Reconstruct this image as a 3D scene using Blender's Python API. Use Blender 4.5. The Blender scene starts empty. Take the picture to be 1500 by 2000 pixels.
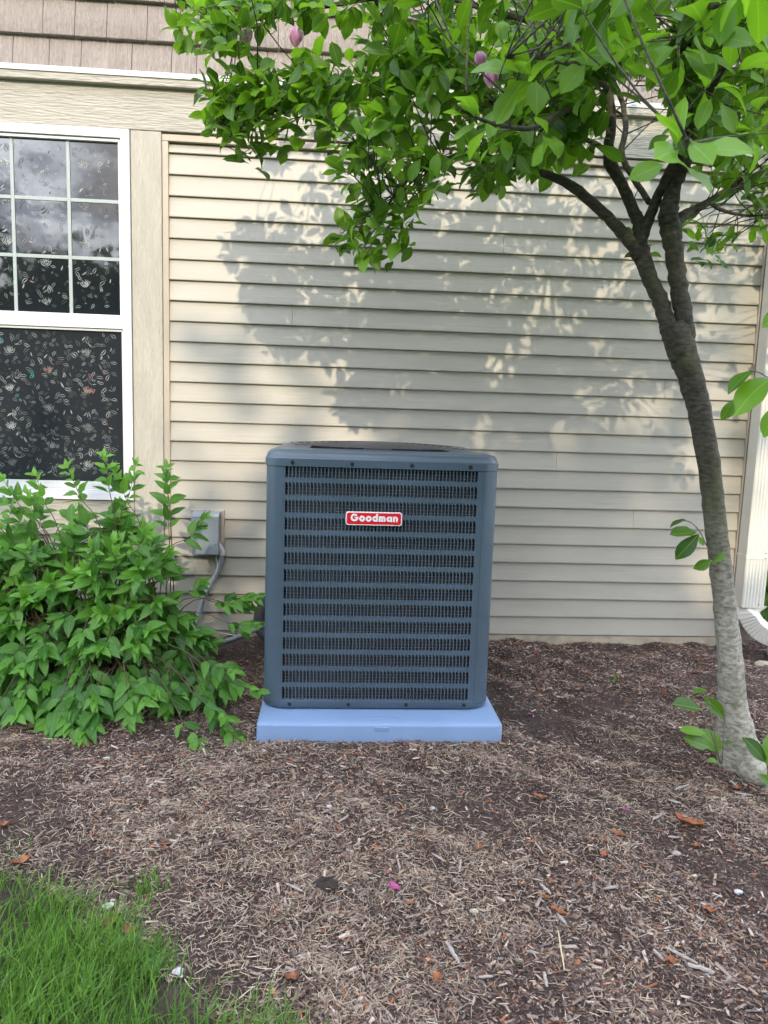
import bpy, math, random
import numpy as np
from mathutils import Vector, Matrix
R = random.Random(7)
RN = np.random.RandomState(11)
PI = math.pi
SC = bpy.context.scene
COL = SC.collection

# ------------------------------------------------------------------ camera
FPX = 1454.8
YAW, PIT, ROL = 0.06836, 0.13312, -0.03256
CAM = Vector((0.8547, -3.9697, 1.1984))
_f = Vector((math.sin(YAW)*math.cos(PIT), math.cos(YAW)*math.cos(PIT), -math.sin(PIT)))
_r = Vector((math.cos(YAW), -math.sin(YAW), 0))
_d = _f.cross(_r)
RT = _r*math.cos(ROL) + _d*math.sin(ROL)
DN = -_r*math.sin(ROL) + _d*math.cos(ROL)
cd = bpy.data.cameras.new('camera')
cam = bpy.data.objects.new('camera', cd); COL.objects.link(cam)
cam.matrix_world = Matrix(((RT.x, -DN.x, -_f.x, CAM.x), (RT.y, -DN.y, -_f.y, CAM.y), (RT.z, -DN.z, -_f.z, CAM.z), (0, 0, 0, 1)))
cd.sensor_fit = 'HORIZONTAL'; cd.sensor_width = 36; cd.lens = 36*FPX/1500
cd.clip_start = 0.05; cd.clip_end = 500
cd.dof.use_dof = True; cd.dof.focus_distance = 3.0; cd.dof.aperture_fstop = 13
SC.camera = cam

def at(u, v, y):
    """world point seen at photo pixel (u, v) at wall-distance y"""
    d = RT*((u-750)/FPX) + DN*((v-1000)/FPX) + _f
    return CAM + d*((y-CAM.y)/d.y)

# ------------------------------------------------------------------ light
SUN_EL, SUN_AZ = math.radians(26), math.radians(-1)      # azimuth: sun stands behind the camera; + = towards +x
sdir = Vector((math.sin(SUN_AZ)*math.cos(SUN_EL), -math.cos(SUN_AZ)*math.cos(SUN_EL), math.sin(SUN_EL)))  # towards the sun
w = bpy.data.worlds.new('World'); SC.world = w; w.use_nodes = True
nt = w.node_tree; N = nt.nodes; L = nt.links
bg = N['Background']; bg.inputs['Strength'].default_value = 0.15
sky = N.new('ShaderNodeTexSky'); sky.sky_type = 'NISHITA'; sky.sun_disc = False
sky.sun_elevation = SUN_EL; sky.sun_rotation = PI - SUN_AZ
sky.air_density = 1.0; sky.dust_density = 1.5
tc = N.new('ShaderNodeTexCoord')
mp = N.new('ShaderNodeMapping'); mp.inputs['Scale'].default_value = (1, 1, 2.6)
nz = N.new('ShaderNodeTexNoise'); nz.inputs['Scale'].default_value = 3.2; nz.inputs['Detail'].default_value = 7; nz.inputs['Roughness'].default_value = .6
cr = N.new('ShaderNodeValToRGB'); cr.color_ramp.elements[0].position = .40; cr.color_ramp.elements[1].position = .60
mx = N.new('ShaderNodeMix'); mx.data_type = 'RGBA'
L.new(tc.outputs['Generated'], mp.inputs[0]); L.new(mp.outputs[0], nz.inputs['Vector']); L.new(nz.outputs[0], cr.inputs[0])
L.new(cr.outputs[0], mx.inputs[0]); L.new(sky.outputs[0], mx.inputs[6]); mx.inputs[7].default_value = (11.0, 11.8, 13.4, 1)
nz2 = N.new('ShaderNodeTexNoise'); nz2.inputs['Scale'].default_value = 6.5; nz2.inputs['Detail'].default_value = 6; nz2.inputs['Roughness'].default_value = .55
L.new(mp.outputs[0], nz2.inputs['Vector'])
cr2 = N.new('ShaderNodeValToRGB'); cr2.color_ramp.elements[0].position = .44; cr2.color_ramp.elements[1].position = .57
cr2.color_ramp.elements[0].color = (.13, .16, .24, 1); cr2.color_ramp.elements[1].color = (1, 1, 1, 1); L.new(nz2.outputs[0], cr2.inputs[0])
mq = N.new('ShaderNodeMix'); mq.data_type = 'RGBA'; mq.blend_type = 'MULTIPLY'; mq.inputs[0].default_value = 1; mq.inputs[6].default_value = (42, 43.9, 47.8, 1)
L.new(cr2.outputs[0], mq.inputs[7]); L.new(mq.outputs[2], mx.inputs[7])
L.new(mx.outputs[2], bg.inputs['Color'])
sl = bpy.data.lights.new('sun', 'SUN'); sl.energy = 2.5; sl.angle = math.radians(0.65); sl.color = (1, .86, .64)
sun = bpy.data.objects.new('sun', sl); COL.objects.link(sun)
sun.rotation_euler = sdir.to_track_quat('Z', 'Y').to_euler()
SC.view_settings.view_transform = 'Standard'; SC.view_settings.look = 'None'; SC.view_settings.gamma = 1
SC.view_settings.use_curve_mapping = False
SC.view_settings.exposure = 0.38
SC.render.engine = 'CYCLES'
SC.cycles.max_bounces = 7; SC.cycles.diffuse_bounces = 4; SC.cycles.transparent_max_bounces = 8

# ------------------------------------------------------------------ material helpers
def mat(name, col, rough=.6, metal=0, var=0, vscale=8, bump=0, bscale=60, bstretch=(1, 1, 1), var_col=None, spec=.5, attr=None, noise_detail=6, vstretch=(1, 1, 1), bdist=.01):
    m = bpy.data.materials.new(name); m.use_nodes = True
    n = m.node_tree.nodes; l = m.node_tree.links; b = n['Principled BSDF']
    b.inputs['Base Color'].default_value = (*col, 1); b.inputs['Roughness'].default_value = rough
    b.inputs['Metallic'].default_value = metal; b.inputs['Specular IOR Level'].default_value = spec
    t = n.new('ShaderNodeTexCoord'); last = None
    if var:
        mpv = n.new('ShaderNodeMapping'); mpv.inputs['Scale'].default_value = vstretch
        z = n.new('ShaderNodeTexNoise'); z.inputs['Scale'].default_value = vscale; z.inputs['Detail'].default_value = noise_detail
        r = n.new('ShaderNodeValToRGB'); c2 = var_col or tuple(c*(1-var) for c in col)
        r.color_ramp.elements[0].position = .35; r.color_ramp.elements[1].position = .65
        r.color_ramp.elements[0].color = (*c2, 1); r.color_ramp.elements[1].color = (*col, 1)
        l.new(t.outputs['Object'], mpv.inputs[0]); l.new(mpv.outputs[0], z.inputs['Vector']); l.new(z.outputs[0], r.inputs[0]); l.new(r.outputs[0], b.inputs['Base Color'])
        last = r.outputs[0]
    if attr:
        a = n.new('ShaderNodeAttribute'); a.attribute_name = attr
        if last:
            mm = n.new('ShaderNodeMix'); mm.data_type = 'RGBA'; mm.blend_type = 'MULTIPLY'; mm.inputs[0].default_value = 1
            l.new(last, mm.inputs[6]); l.new(a.outputs['Color'], mm.inputs[7]); l.new(mm.outputs[2], b.inputs['Base Color'])
        else: l.new(a.outputs['Color'], b.inputs['Base Color'])
    if bump:
        mpb = n.new('ShaderNodeMapping'); mpb.inputs['Scale'].default_value = bstretch
        z2 = n.new('ShaderNodeTexNoise'); z2.inputs['Scale'].default_value = bscale; z2.inputs['Detail'].default_value = 5
        bu = n.new('ShaderNodeBump'); bu.inputs['Strength'].default_value = bump; bu.inputs['Distance'].default_value = bdist
        l.new(t.outputs['Object'], mpb.inputs[0]); l.new(mpb.outputs[0], z2.inputs['Vector']); l.new(z2.outputs[0], bu.inputs['Height']); l.new(bu.outputs[0], b.inputs['Normal'])
    return m

M = {}
M['siding'] = mat('vinyl_siding', (.41, .380, .325), .5, var=.10, vscale=2.8, vstretch=(.6, 1, 2), bump=.12, bscale=90, bstretch=(.06, 1, 1))
M['jtrim'] = mat('tan_trim', (.44, .375, .30), .5, var=.12, vscale=6, bump=.08, bscale=80)
M['cedar'] = mat('cedar_trim', (.46, .425, .36), .7, var=.12, vscale=9, vstretch=(3, 3, .5), bump=.75, bscale=40, bstretch=(3, 3, .5), bdist=.014)
M['cedarh'] = mat('cedar_trim_horizontal', (.43, .40, .34), .7, var=.12, vscale=9, vstretch=(.5, 3, 3), bump=.75, bscale=40, bstretch=(.4, 3, 3), bdist=.014)
M['shake'] = mat('shake_vinyl', (.36, .305, .27), .65, var=.22, vscale=22, vstretch=(7, 2, .12), bump=.9, bscale=26, bstretch=(7, 7, .1), bdist=.014)
M['white'] = mat('white_vinyl', (.74, .74, .76), .3, var=.04, vscale=7)
M['flash'] = mat('white_flashing', (.62, .63, .64), .45, var=.1, vscale=9)
M['muntin'] = mat('grille_bar', (.33, .38, .37), .35)
M['foundation'] = mat('foundation_render', (.50, .43, .32), .85, var=.25, vscale=14, bump=.5, bscale=50)
M['dark'] = mat('dark_interior', (.012, .013, .015), .9)
M['downspout'] = mat('downspout_paint', (.66, .63, .56), .35, var=.07, vscale=9)
M['steel'] = mat('cabinet_paint', (.070, .103, .138), .3, var=.2, vscale=3.5, bump=.03, bscale=300)
M['steel2'] = mat('louver_inner', (.035, .045, .058), .5)
M['screw'] = mat('screw_metal', (.05, .05, .055), .4, metal=.8)
M['wire'] = mat('guard_wire', (.09, .085, .08), .4)
M['pad'] = mat('pad_plastic', (.19, .285, .46), .55, var=.07, vscale=4, bump=.05, bscale=150)
M['red'] = mat('badge_red', (.62, .008, .02), .3)
M['badgewhite'] = mat('badge_white', (.80, .72, .74), .25)
M['greybox'] = mat('box_paint', (.28, .32, .35), .45, var=.15, vscale=18, bump=.08, bscale=60)
M['block'] = mat('mount_block', (.42, .36, .31), .55, var=.1, vscale=9)
M['conduit'] = mat('conduit_plastic', (.27, .29, .32), .5, var=.12, vscale=20)
M['hub'] = mat('hub_plastic', (.50, .49, .50), .45)
M['foam'] = mat('foam_insulation', (.028, .027, .03), .85, bump=.2, bscale=90)
M['cable'] = mat('white_cable', (.7, .7, .68), .4)
M['bark'] = mat('bark_a', (.2, .2, .2), .9)
M['petal'] = mat('petal_pink', (.66, .42, .60), .6, var=.5, vscale=40, var_col=(.48, .16, .36))
M['petal2'] = mat('petal_magenta', (.36, .06, .20), .6, var=.3, vscale=60)
M['deadleaf'] = mat('dead_leaf', (.36, .125, .04), .7, var=.5, vscale=50, var_col=(.13, .045, .022), bump=.3, bscale=120)
M['woodgrey'] = mat('weathered_wood', (.36, .32, .29), .8, var=.35, vscale=30, vstretch=(1, 6, 1), bump=.4, bscale=80)
M['soil'] = mat('dark_soil', (.035, .024, .02), .95, var=.4, vscale=60, bump=.8, bscale=90)
M['paper'] = mat('pale_scrap', (.44, .45, .48), .6, var=.12, vscale=60)
M['stone'] = mat('stone', (.45, .40, .30), .85, var=.25, vscale=30, bump=.4, bscale=50)
M['concrete'] = mat('concrete', (.33, .32, .31), .9, var=.2, vscale=25, bump=.4, bscale=90)

def leaf_mat(name, col, col2, trans, rough=.42):
    m = bpy.data.materials.new(name); m.use_nodes = True
    n = m.node_tree.nodes; l = m.node_tree.links; b = n['Principled BSDF']; out = n['Material Output']
    a = n.new('ShaderNodeAttribute'); a.attribute_name = 'tint'
    oi = n.new('ShaderNodeObjectInfo')
    ad = n.new('ShaderNodeMath'); ad.operation = 'MULTIPLY_ADD'; ad.inputs[1].default_value = .25
    l.new(oi.outputs['Random'], ad.inputs[0]); l.new(a.outputs['Fac'], ad.inputs[2])
    r = n.new('ShaderNodeValToRGB')
    r.color_ramp.elements[0].color = (*col, 1); r.color_ramp.elements[1].color = (*col2, 1)
    l.new(ad.outputs[0], r.inputs[0])
    uv = n.new('ShaderNodeUVMap'); sep = n.new('ShaderNodeSeparateXYZ'); l.new(uv.outputs[0], sep.inputs[0])
    # side veins: slanted bands, stored in the leaf's own uv
    ab = n.new('ShaderNodeMath'); ab.operation = 'ABSOLUTE'
    s5 = n.new('ShaderNodeMath'); s5.operation = 'SUBTRACT'; s5.inputs[1].default_value = .5
    l.new(sep.outputs[0], s5.inputs[0]); l.new(s5.outputs[0], ab.inputs[0])
    m1 = n.new('ShaderNodeMath'); m1.operation = 'MULTIPLY_ADD'; m1.inputs[1].default_value = -.55
    l.new(ab.outputs[0], m1.inputs[0]); l.new(sep.outputs[1], m1.inputs[2])
    m2 = n.new('ShaderNodeMath'); m2.operation = 'MULTIPLY'; m2.inputs[1].default_value = 56
    m3 = n.new('ShaderNodeMath'); m3.operation = 'SINE'
    m4 = n.new('ShaderNodeMath'); m4.operation = 'POWER'; m4.inputs[1].default_value = 6
    mab = n.new('ShaderNodeMath'); mab.operation = 'ABSOLUTE'
    l.new(m1.outputs[0], m2.inputs[0]); l.new(m2.outputs[0], m3.inputs[0]); l.new(m3.outputs[0], mab.inputs[0]); l.new(mab.outputs[0], m4.inputs[0])
    mid = n.new('ShaderNodeMath'); mid.operation = 'LESS_THAN'; mid.inputs[1].default_value = .025
    l.new(ab.outputs[0], mid.inputs[0])
    mxx = n.new('ShaderNodeMath'); mxx.operation = 'MAXIMUM'
    sc = n.new('ShaderNodeMath'); sc.operation = 'MULTIPLY'; sc.inputs[1].default_value = .35
    l.new(m4.outputs[0], sc.inputs[0]); l.new(sc.outputs[0], mxx.inputs[0]); l.new(mid.outputs[0], mxx.inputs[1])
    mc = n.new('ShaderNodeMix'); mc.data_type = 'RGBA'
    fc = n.new('ShaderNodeMath'); fc.operation = 'MULTIPLY'; fc.inputs[1].default_value = .4
    l.new(mxx.outputs[0], fc.inputs[0]); l.new(fc.outputs[0], mc.inputs[0]); l.new(r.outputs[0], mc.inputs[6])
    mc.inputs[7].default_value = (col2[0]*1.8, col2[1]*1.5, col2[2]*2, 1)
    l.new(mc.outputs[2], b.inputs['Base Color'])
    bu = n.new('ShaderNodeBump'); bu.inputs['Strength'].default_value = .35; bu.inputs['Distance'].default_value = .002; bu.invert = True
    l.new(mxx.outputs[0], bu.inputs['Height']); l.new(bu.outputs[0], b.inputs['Normal'])
    b.inputs['Roughness'].default_value = rough; b.inputs['Specular IOR Level'].default_value = .4
    tr = n.new('ShaderNodeBsdfTranslucent')
    tm = n.new('ShaderNodeMix'); tm.data_type = 'RGBA'; tm.blend_type = 'MULTIPLY'; tm.inputs[0].default_value = 1
    l.new(mc.outputs[2], tm.inputs[6]); tm.inputs[7].default_value = (*trans, 1); l.new(tm.outputs[2], tr.inputs[0])
    ms = n.new('ShaderNodeMixShader'); ms.inputs[0].default_value = .42
    l.new(b.outputs[0], ms.inputs[1]); l.new(tr.outputs[0], ms.inputs[2]); l.new(ms.outputs[0], out.inputs[0])
    return m
M['treeleaf'] = leaf_mat('magnolia_leaf', (.012, .050, .009), (.125, .27, .022), (2.2, 2.1, .9), .36)
M['bushleaf'] = leaf_mat('bush_leaf', (.026, .108, .022), (.11, .28, .036), (1.8, 1.7, 1.0), .38)
M['farleaf'] = leaf_mat('distant_leaf', (.02, .05, .012), (.05, .11, .02), (1.5, 1.5, 1), .7)
M['grass'] = leaf_mat('grass_blade', (.02, .085, .012), (.17, .33, .055), (1.6, 1.6, 1), .5)

def bark_mat():
    m = M['bark']; n = m.node_tree.nodes; l = m.node_tree.links; b = n['Principled BSDF']
    t = n.new('ShaderNodeTexCoord'); mpv = n.new('ShaderNodeMapping'); mpv.inputs['Scale'].default_value = (1, 1, 2.2)
    z = n.new('ShaderNodeTexNoise'); z.inputs['Scale'].default_value = 42; z.inputs['Detail'].default_value = 8; z.inputs['Roughness'].default_value = .65
    r = n.new('ShaderNodeValToRGB'); r.color_ramp.elements[0].position = .36; r.color_ramp.elements[1].position = .66
    r.color_ramp.elements[0].color = (.022, .019, .014, 1); r.color_ramp.elements[1].color = (.085, .075, .055, 1)
    r2 = n.new('ShaderNodeValToRGB'); r2.color_ramp.elements[0].position = .35; r2.color_ramp.elements[1].position = .62
    r2.color_ramp.elements[0].color = (.13, .12, .08, 1); r2.color_ramp.elements[1].color = (.37, .35, .295, 1)
    l.new(t.outputs['Object'], mpv.inputs[0]); l.new(mpv.outputs[0], z.inputs['Vector']); l.new(z.outputs[0], r.inputs[0]); l.new(z.outputs[0], r2.inputs[0])
    # moss
    z3 = n.new('ShaderNodeTexNoise'); z3.inputs['Scale'].default_value = 7; z3.inputs['Detail'].default_value = 5; l.new(t.outputs['Object'], z3.inputs['Vector'])
    r3 = n.new('ShaderNodeValToRGB'); r3.color_ramp.elements[0].position = .5; r3.color_ramp.elements[1].position = .68; l.new(z3.outputs[0], r3.inputs[0])
    a = n.new('ShaderNodeAttribute'); a.attribute_name = 'tint'     # 1 = pale lichen-covered lower bark, 0 = dark upper bark
    mc = n.new('ShaderNodeMix'); mc.data_type = 'RGBA'; l.new(a.outputs['Fac'], mc.inputs[0]); l.new(r.outputs[0], mc.inputs[6]); l.new(r2.outputs[0], mc.inputs[7])
    mm = n.new('ShaderNodeMix'); mm.data_type = 'RGBA'; sc = n.new('ShaderNodeMath'); sc.operation = 'MULTIPLY'; sc.inputs[1].default_value = .45
    l.new(r3.outputs[0], sc.inputs[0]); l.new(sc.outputs[0], mm.inputs[0]); l.new(mc.outputs[2], mm.inputs[6]); mm.inputs[7].default_value = (.075, .085, .028, 1)
    l.new(mm.outputs[2], b.inputs['Base Color'])
    bu = n.new('ShaderNodeBump'); bu.inputs['Strength'].default_value = .7; bu.inputs['Distance'].default_value = .005; l.new(z.outputs[0], bu.inputs['Height']); l.new(bu.outputs[0], b.inputs['Normal'])
bark_mat()

def coil_mat():
    m = mat('coil_fins', (.07, .07, .075), .45); n = m.node_tree.nodes; l = m.node_tree.links; b = n['Principled BSDF']
    t = n.new('ShaderNodeTexCoord'); sp = n.new('ShaderNodeSeparateXYZ'); l.new(t.outputs['Object'], sp.inputs[0])
    def band(sock, period, width):
        d = n.new('ShaderNodeMath'); d.operation = 'DIVIDE'; d.inputs[1].default_value = period; l.new(sock, d.inputs[0])
        f = n.new('ShaderNodeMath'); f.operation = 'FRACT'; l.new(d.outputs[0], f.inputs[0])
        g = n.new('ShaderNodeMath'); g.operation = 'LESS_THAN'; g.inputs[1].default_value = width; l.new(f.outputs[0], g.inputs[0]); return g.outputs[0]
    h = band(sp.outputs['Z'], .0125, .16)
    z = n.new('ShaderNodeTexNoise'); z.inputs['Scale'].default_value = 30; l.new(t.outputs['Object'], z.inputs['Vector'])
    r = n.new('ShaderNodeValToRGB'); r.color_ramp.elements[0].color = (.03, .031, .036, 1); r.color_ramp.elements[1].color = (.10, .094, .10, 1); l.new(z.outputs[0], r.inputs[0])
    mc = n.new('ShaderNodeMix'); mc.data_type = 'RGBA'; l.new(h, mc.inputs[0]); l.new(r.outputs[0], mc.inputs[6]); mc.inputs[7].default_value = (.30, .30, .33, 1)
    l.new(mc.outputs[2], b.inputs['Base Color'])
    return m
M['coil'] = coil_mat()

def ground_mat(name, cols, scale, bump):
    m = bpy.data.materials.new(name); m.use_nodes = True; n = m.node_tree.nodes; l = m.node_tree.links; b = n['Principled BSDF']
    t = n.new('ShaderNodeTexCoord'); z = n.new('ShaderNodeTexNoise'); z.inputs['Scale'].default_value = scale; z.inputs['Detail'].default_value = 9; z.inputs['Roughness'].default_value = .75
    l.new(t.outputs['Object'], z.inputs['Vector']); r = n.new('ShaderNodeValToRGB'); l.new(z.outputs[0], r.inputs[0])
    e = r.color_ramp.elements; e[0].position = .3; e[0].color = (*cols[0], 1); e[1].position = .7; e[1].color = (*cols[2], 1)
    k = e.new(.5); k.color = (*cols[1], 1)
    l.new(r.outputs[0], b.inputs['Base Color']); b.inputs['Roughness'].default_value = .95
    bu = n.new('ShaderNodeBump'); bu.inputs['Strength'].default_value = bump; bu.inputs['Distance'].default_value = .01; l.new(z.outputs[0], bu.inputs['Height']); l.new(bu.outputs[0], b.inputs['Normal'])
    return m
M['mulchbase'] = ground_mat('mulch_base', ((.018, .011, .009), (.045, .029, .025), (.10, .07, .058)), 60, .8)
M['lawnbase'] = ground_mat('lawn_base', ((.02, .04, .01), (.035, .08, .015), (.09, .10, .04)), 30, .6)
M['chips'] = mat('wood_chips', (1, 1, 1), .85, attr='tint')
M['straw'] = mat('dry_grass', (1, 1, 1), .75, attr='tint')

def glass_mat():
    m = mat('window_glass', (.012, .015, .018), .03, spec=.5); b = m.node_tree.nodes['Principled BSDF']
    n = m.node_tree.nodes; l = m.node_tree.links
    b.inputs['IOR'].default_value = 1.75
    t = n.new('ShaderNodeTexCoord'); z = n.new('ShaderNodeTexNoise'); z.inputs['Scale'].default_value = 5; z.inputs['Detail'].default_value = 2
    bu = n.new('ShaderNodeBump'); bu.inputs['Strength'].default_value = .05; bu.inputs['Distance'].default_value = .02
    l.new(t.outputs['Object'], z.inputs['Vector']); l.new(z.outputs[0], bu.inputs['Height']); l.new(bu.outputs[0], b.inputs['Normal'])
    return m
M['glass'] = glass_mat()
def screen_mat():
    m = mat('screened_glass', (.022, .025, .03), .12, spec=.35); return m
M['glass2'] = screen_mat()
M['film'] = mat('film_print', (.28, .31, .31), .35, attr='tint')

# ------------------------------------------------------------------ mesh builder
class MB:
    def __init__(s): s.v = []; s.f = []; s.uv = {}; s.t = []; s.mi = []; s.cur = 0; s.tint = None
    def add(s, verts, faces, tint=None):
        o = len(s.v); s.v += [tuple(p) for p in verts]; s.f += [tuple(o+i for i in f) for f in faces]
        s.mi += [s.cur]*len(faces)
        s.t += [tint]*len(verts); return o
    def box(s, a, b, c=None, tint=None):
        x0, y0, z0 = a; x1, y1, z1 = b
        s.add([(x0, y0, z0), (x1, y0, z0), (x1, y1, z0), (x0, y1, z0), (x0, y0, z1), (x1, y0, z1), (x1, y1, z1), (x0, y1, z1)],
              [(0, 3, 2, 1), (4, 5, 6, 7), (0, 1, 5, 4), (1, 2, 6, 5), (2, 3, 7, 6), (3, 0, 4, 7)], tint)
    def loft(s, rings, close=True, cap=True, tints=None):
        n = len(rings[0]); o = len(s.v)
        for k, r in enumerate(rings):
            s.v += [tuple(p) for p in r]; s.t += [None if tints is None else tints[k]]*n
        for k in range(len(rings)-1):
            for i in range(n if close else n-1):
                j = (i+1) % n; s.f.append((o+k*n+i, o+k*n+j, o+(k+1)*n+j, o+(k+1)*n+i)); s.mi.append(s.cur)
        if cap:
            s.f.append(tuple(o+i for i in range(n))[::-1]); s.f.append(tuple(o+(len(rings)-1)*n+i for i in range(n))); s.mi += [s.cur]*2
    def tube(s, pts, rad, sides=8, tints=None, cap=True):
        pts = [Vector(p) for p in pts]; rr = rad if hasattr(rad, '__len__') else [rad]*len(pts)
        rings = []; up = None
        for i, p in enumerate(pts):
            d = (pts[min(i+1, len(pts)-1)] - pts[max(i-1, 0)]).normalized()
            if up is None: up = Vector((0, 0, 1)) if abs(d.z) < .9 else Vector((1, 0, 0))
            a = (up - d*up.dot(d)).normalized(); up = a; b = d.cross(a)
            rings.append([p + (a*math.cos(2*PI*k/sides) + b*math.sin(2*PI*k/sides))*rr[i] for k in range(sides)])
        s.loft(rings, True, cap, tints)
    def build(s, name, mats, parent=None, smooth=False, bevel=0, auto=None):
        me = bpy.data.meshes.new(name); me.from_pydata(s.v, [], s.f)
        mats = mats if isinstance(mats, (list, tuple)) else [mats]
        for m in mats: me.materials.append(m)
        if len(mats) > 1: me.polygons.foreach_set('material_index', s.mi)
        if any(t is not None for t in s.t):
            c = np.ones((len(s.v), 4), dtype=np.float32)
            for i, t in enumerate(s.t):
                if t is None: continue
                c[i, :3] = t
            at_ = me.color_attributes.new('tint', 'FLOAT_COLOR', 'POINT'); at_.data.foreach_set('color', c.ravel())
        if smooth: me.polygons.foreach_set('use_smooth', [True]*len(me.polygons))
        me.update()
        o = bpy.data.objects.new(name, me); COL.objects.link(o)
        if parent is not None: o.parent = parent
        if bevel:
            bm = o.modifiers.new('bevel', 'BEVEL'); bm.width = bevel; bm.segments = 2; bm.limit_method = 'ANGLE'; bm.angle_limit = math.radians(40)
        if auto:
            me.polygons.foreach_set('use_smooth', [True]*len(me.polygons)); me.set_sharp_from_angle(angle=math.radians(auto))
        return o

def thing(name, label, cat, loc=(0, 0, 0), group=None):
    o = bpy.data.objects.new(name, None); COL.objects.link(o); o.location = loc; o.empty_display_size = .1
    o['label'] = label; o['category'] = cat
    if group: o['group'] = group
    return o
def tag(o, label, cat, group=None):
    o['label'] = label; o['category'] = cat
    if group: o['group'] = group
    return o
def keep(o, parent):            # parent without moving (parent has only a translation so far)
    o.parent = parent; o.matrix_parent_inverse = Matrix.Translation(-Vector(parent.location)); return o

def spline(pts, n):
    """Catmull-Rom through rows of floats"""
    P = np.array([list(p) for p in pts], float); P = np.vstack([2*P[0]-P[1], P, 2*P[-1]-P[-2]]); out = []
    m = len(P)-3
    for k in range(n+1):
        t = k/n*m; i = min(int(t), m-1); t -= i; a, b, c, d = P[i:i+4]
        out.append(.5*((2*b)+(-a+c)*t+(2*a-5*b+4*c-d)*t*t+(-a+3*b-3*c+d)*t**3))
    return np.array(out)

# ------------------------------------------------------------------ terrain
_k = RN.uniform(-1, 1, (26, 2)); _ph = RN.uniform(0, 6.28, 26)
def hgt(x, y):
    x = np.asarray(x, float); y = np.asarray(y, float)
    h = np.zeros_like(x)
    for i in range(26):
        fr = 5 + 1.9*i; kx, ky = _k[i]; nn = math.hypot(kx, ky)+1e-6
        h = h + .0052/(1+.09*i)*np.sin(fr*(kx*x+ky*y)/nn + _ph[i] + 1.5*np.sin(2.1*x+1.7*y+i))
    base = -.043 - .055*np.clip((-1.5-y)/1.5, 0, 1)**1.3
    fade = np.clip((np.abs(x-1.04)-.45)/.12, 0, 1) + np.clip((np.abs(y+.74)-.56)/.12, 0, 1)
    fade = np.clip(fade, 0, 1); base = base + (1-fade)*.0
    # small dug spots and mounds
    for (cx, cy, r, a) in ((.10, -1.55, .06, -.035), (.42, -1.66, .09, .012), (1.02, -2.32, .12, -.02), (.85, -2.15, .05, .018), (1.72, -1.72, .16, .015), (1.86, -1.95, .07, -.02), (1.35, -1.85, .1, -.015), (2.2, -1.9, .14, .012)):
        base = base + a*np.exp(-((x-cx)**2+(y-cy)**2)/r**2)
    return base + h*(.25+.75*fade)
def hz(x, y): return float(hgt(x, y))

def grass_side(x, y):
    """> 0 on the lawn; the bed's edge runs down the lower left of the view"""
    ex = np.interp(y, [-6, -3.2, -2.75, -2.55, -2.42, -2.3, -2.2, -2.1, -2.05, -2.0], [2.4, 1.45, 1.03, .76, .56, .42, .33, .18, -.1, -.6])
    return np.where(y < -2.0, ex - x, -1 + 0*x) + .035*np.sin(23*x+9*y) + .03*np.sin(41*y-17*x)

def sheet(name, x0, x1, y0, y1, nx, ny, fz, m):
    xs = np.linspace(x0, x1, nx); ys = np.linspace(y0, y1, ny); X, Y = np.meshgrid(xs, ys)
    Z = fz(X, Y); V = np.stack([X, Y, Z], -1).reshape(-1, 3)
    i = (np.arange(ny-1)[:, None]*nx + np.arange(nx-1)[None, :]).ravel()
    F = np.stack([i, i+1, i+nx+1, i+nx], -1)
    me = bpy.data.meshes.new(name); me.from_pydata(V.tolist(), [], F.tolist()); me.materials.append(m)
    me.polygons.foreach_set('use_smooth', [True]*len(me.polygons)); me.update()
    o = bpy.data.objects.new(name, me); COL.objects.link(o); return o
bed = sheet('mulch_bed', -2.6, 3.9, -3.6, .25, 300, 190, hgt, M['mulchbase']); bed['kind'] = 'structure'
gm = MB()
gm.add([(-150, -150, -.16), (150, -150, -.16), (150, 150, -.16), (-150, 150, -.16)], [(0, 1, 2, 3)])
g = gm.build('ground', M['lawnbase']); g['kind'] = 'structure'

# ------------------------------------------------------------------ house
E = .1016
house = thing('house', 'cream clapboard house wall with tan shingles above a wooden frieze board', 'house')
mb = MB(); mb.box((-2.6, .004, -.3), (3.235, 6, 4.3)); mb.build('wall', M['siding'], house)
XR = 3.093
def board(x0, x1, k0, k1, name='siding_board'):
    z0, z1 = k0*E, k1*E; m = MB(); full = (k1-k0)/1.0
    nseg = max(2, int((x1-x0)/.35)); rings = []
    for i in range(nseg+1):
        x = x0+(x1-x0)*i/nseg; wv = .0012*math.sin(x*2.3+k0*1.7)+.0008*math.sin(x*5.1+k0)
        prof = [(.003, z0), (-.0175+wv, z0+.0005), (-.0185+wv, z0+.003), (-.0180+wv, z0+.007), (-.0125+wv*.6, z0+.45*E*full), (-.004, z1-.001), (.003, z1-.001)]
        rings.append([(x, y, z) for y, z in prof])
    m.loft(rings, True, True); return m.build(name, M['siding'], house, auto=35)
for k in range(25):
    k1 = k+1 if k < 24 else 24.45
    if k < 5:
        xs = 0.93 if k == 4 else None
        if k == 3: board(-2.5, -.150, k, k1); board(-.1485, XR, k, k1)
        else: board(-2.5, XR, k, k1)
    else:
        lap = {9: 2.05, 16: .62, 13: 2.62, 20: 1.7, 6: 2.5, 23: .9}.get(k)
        if lap: board(0.0, lap-.0008, k, k1); board(lap+.0008, XR, k, k1)
        else: board(0.0, XR, k, k1)
        board(-2.5, -1.52, k, k1)
# J-channel around the siding field
m = MB(); m.box((-.03, -.028, 5.02*E), (-.0005, .003, 2.487)); m.build('trim_channel', M['jtrim'], house, bevel=.002)
m = MB(); m.box((-.03, -.028, 2.4885), (XR, .003, 2.520)); m.build('trim_channel', M['jtrim'], house, bevel=.002)
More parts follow.
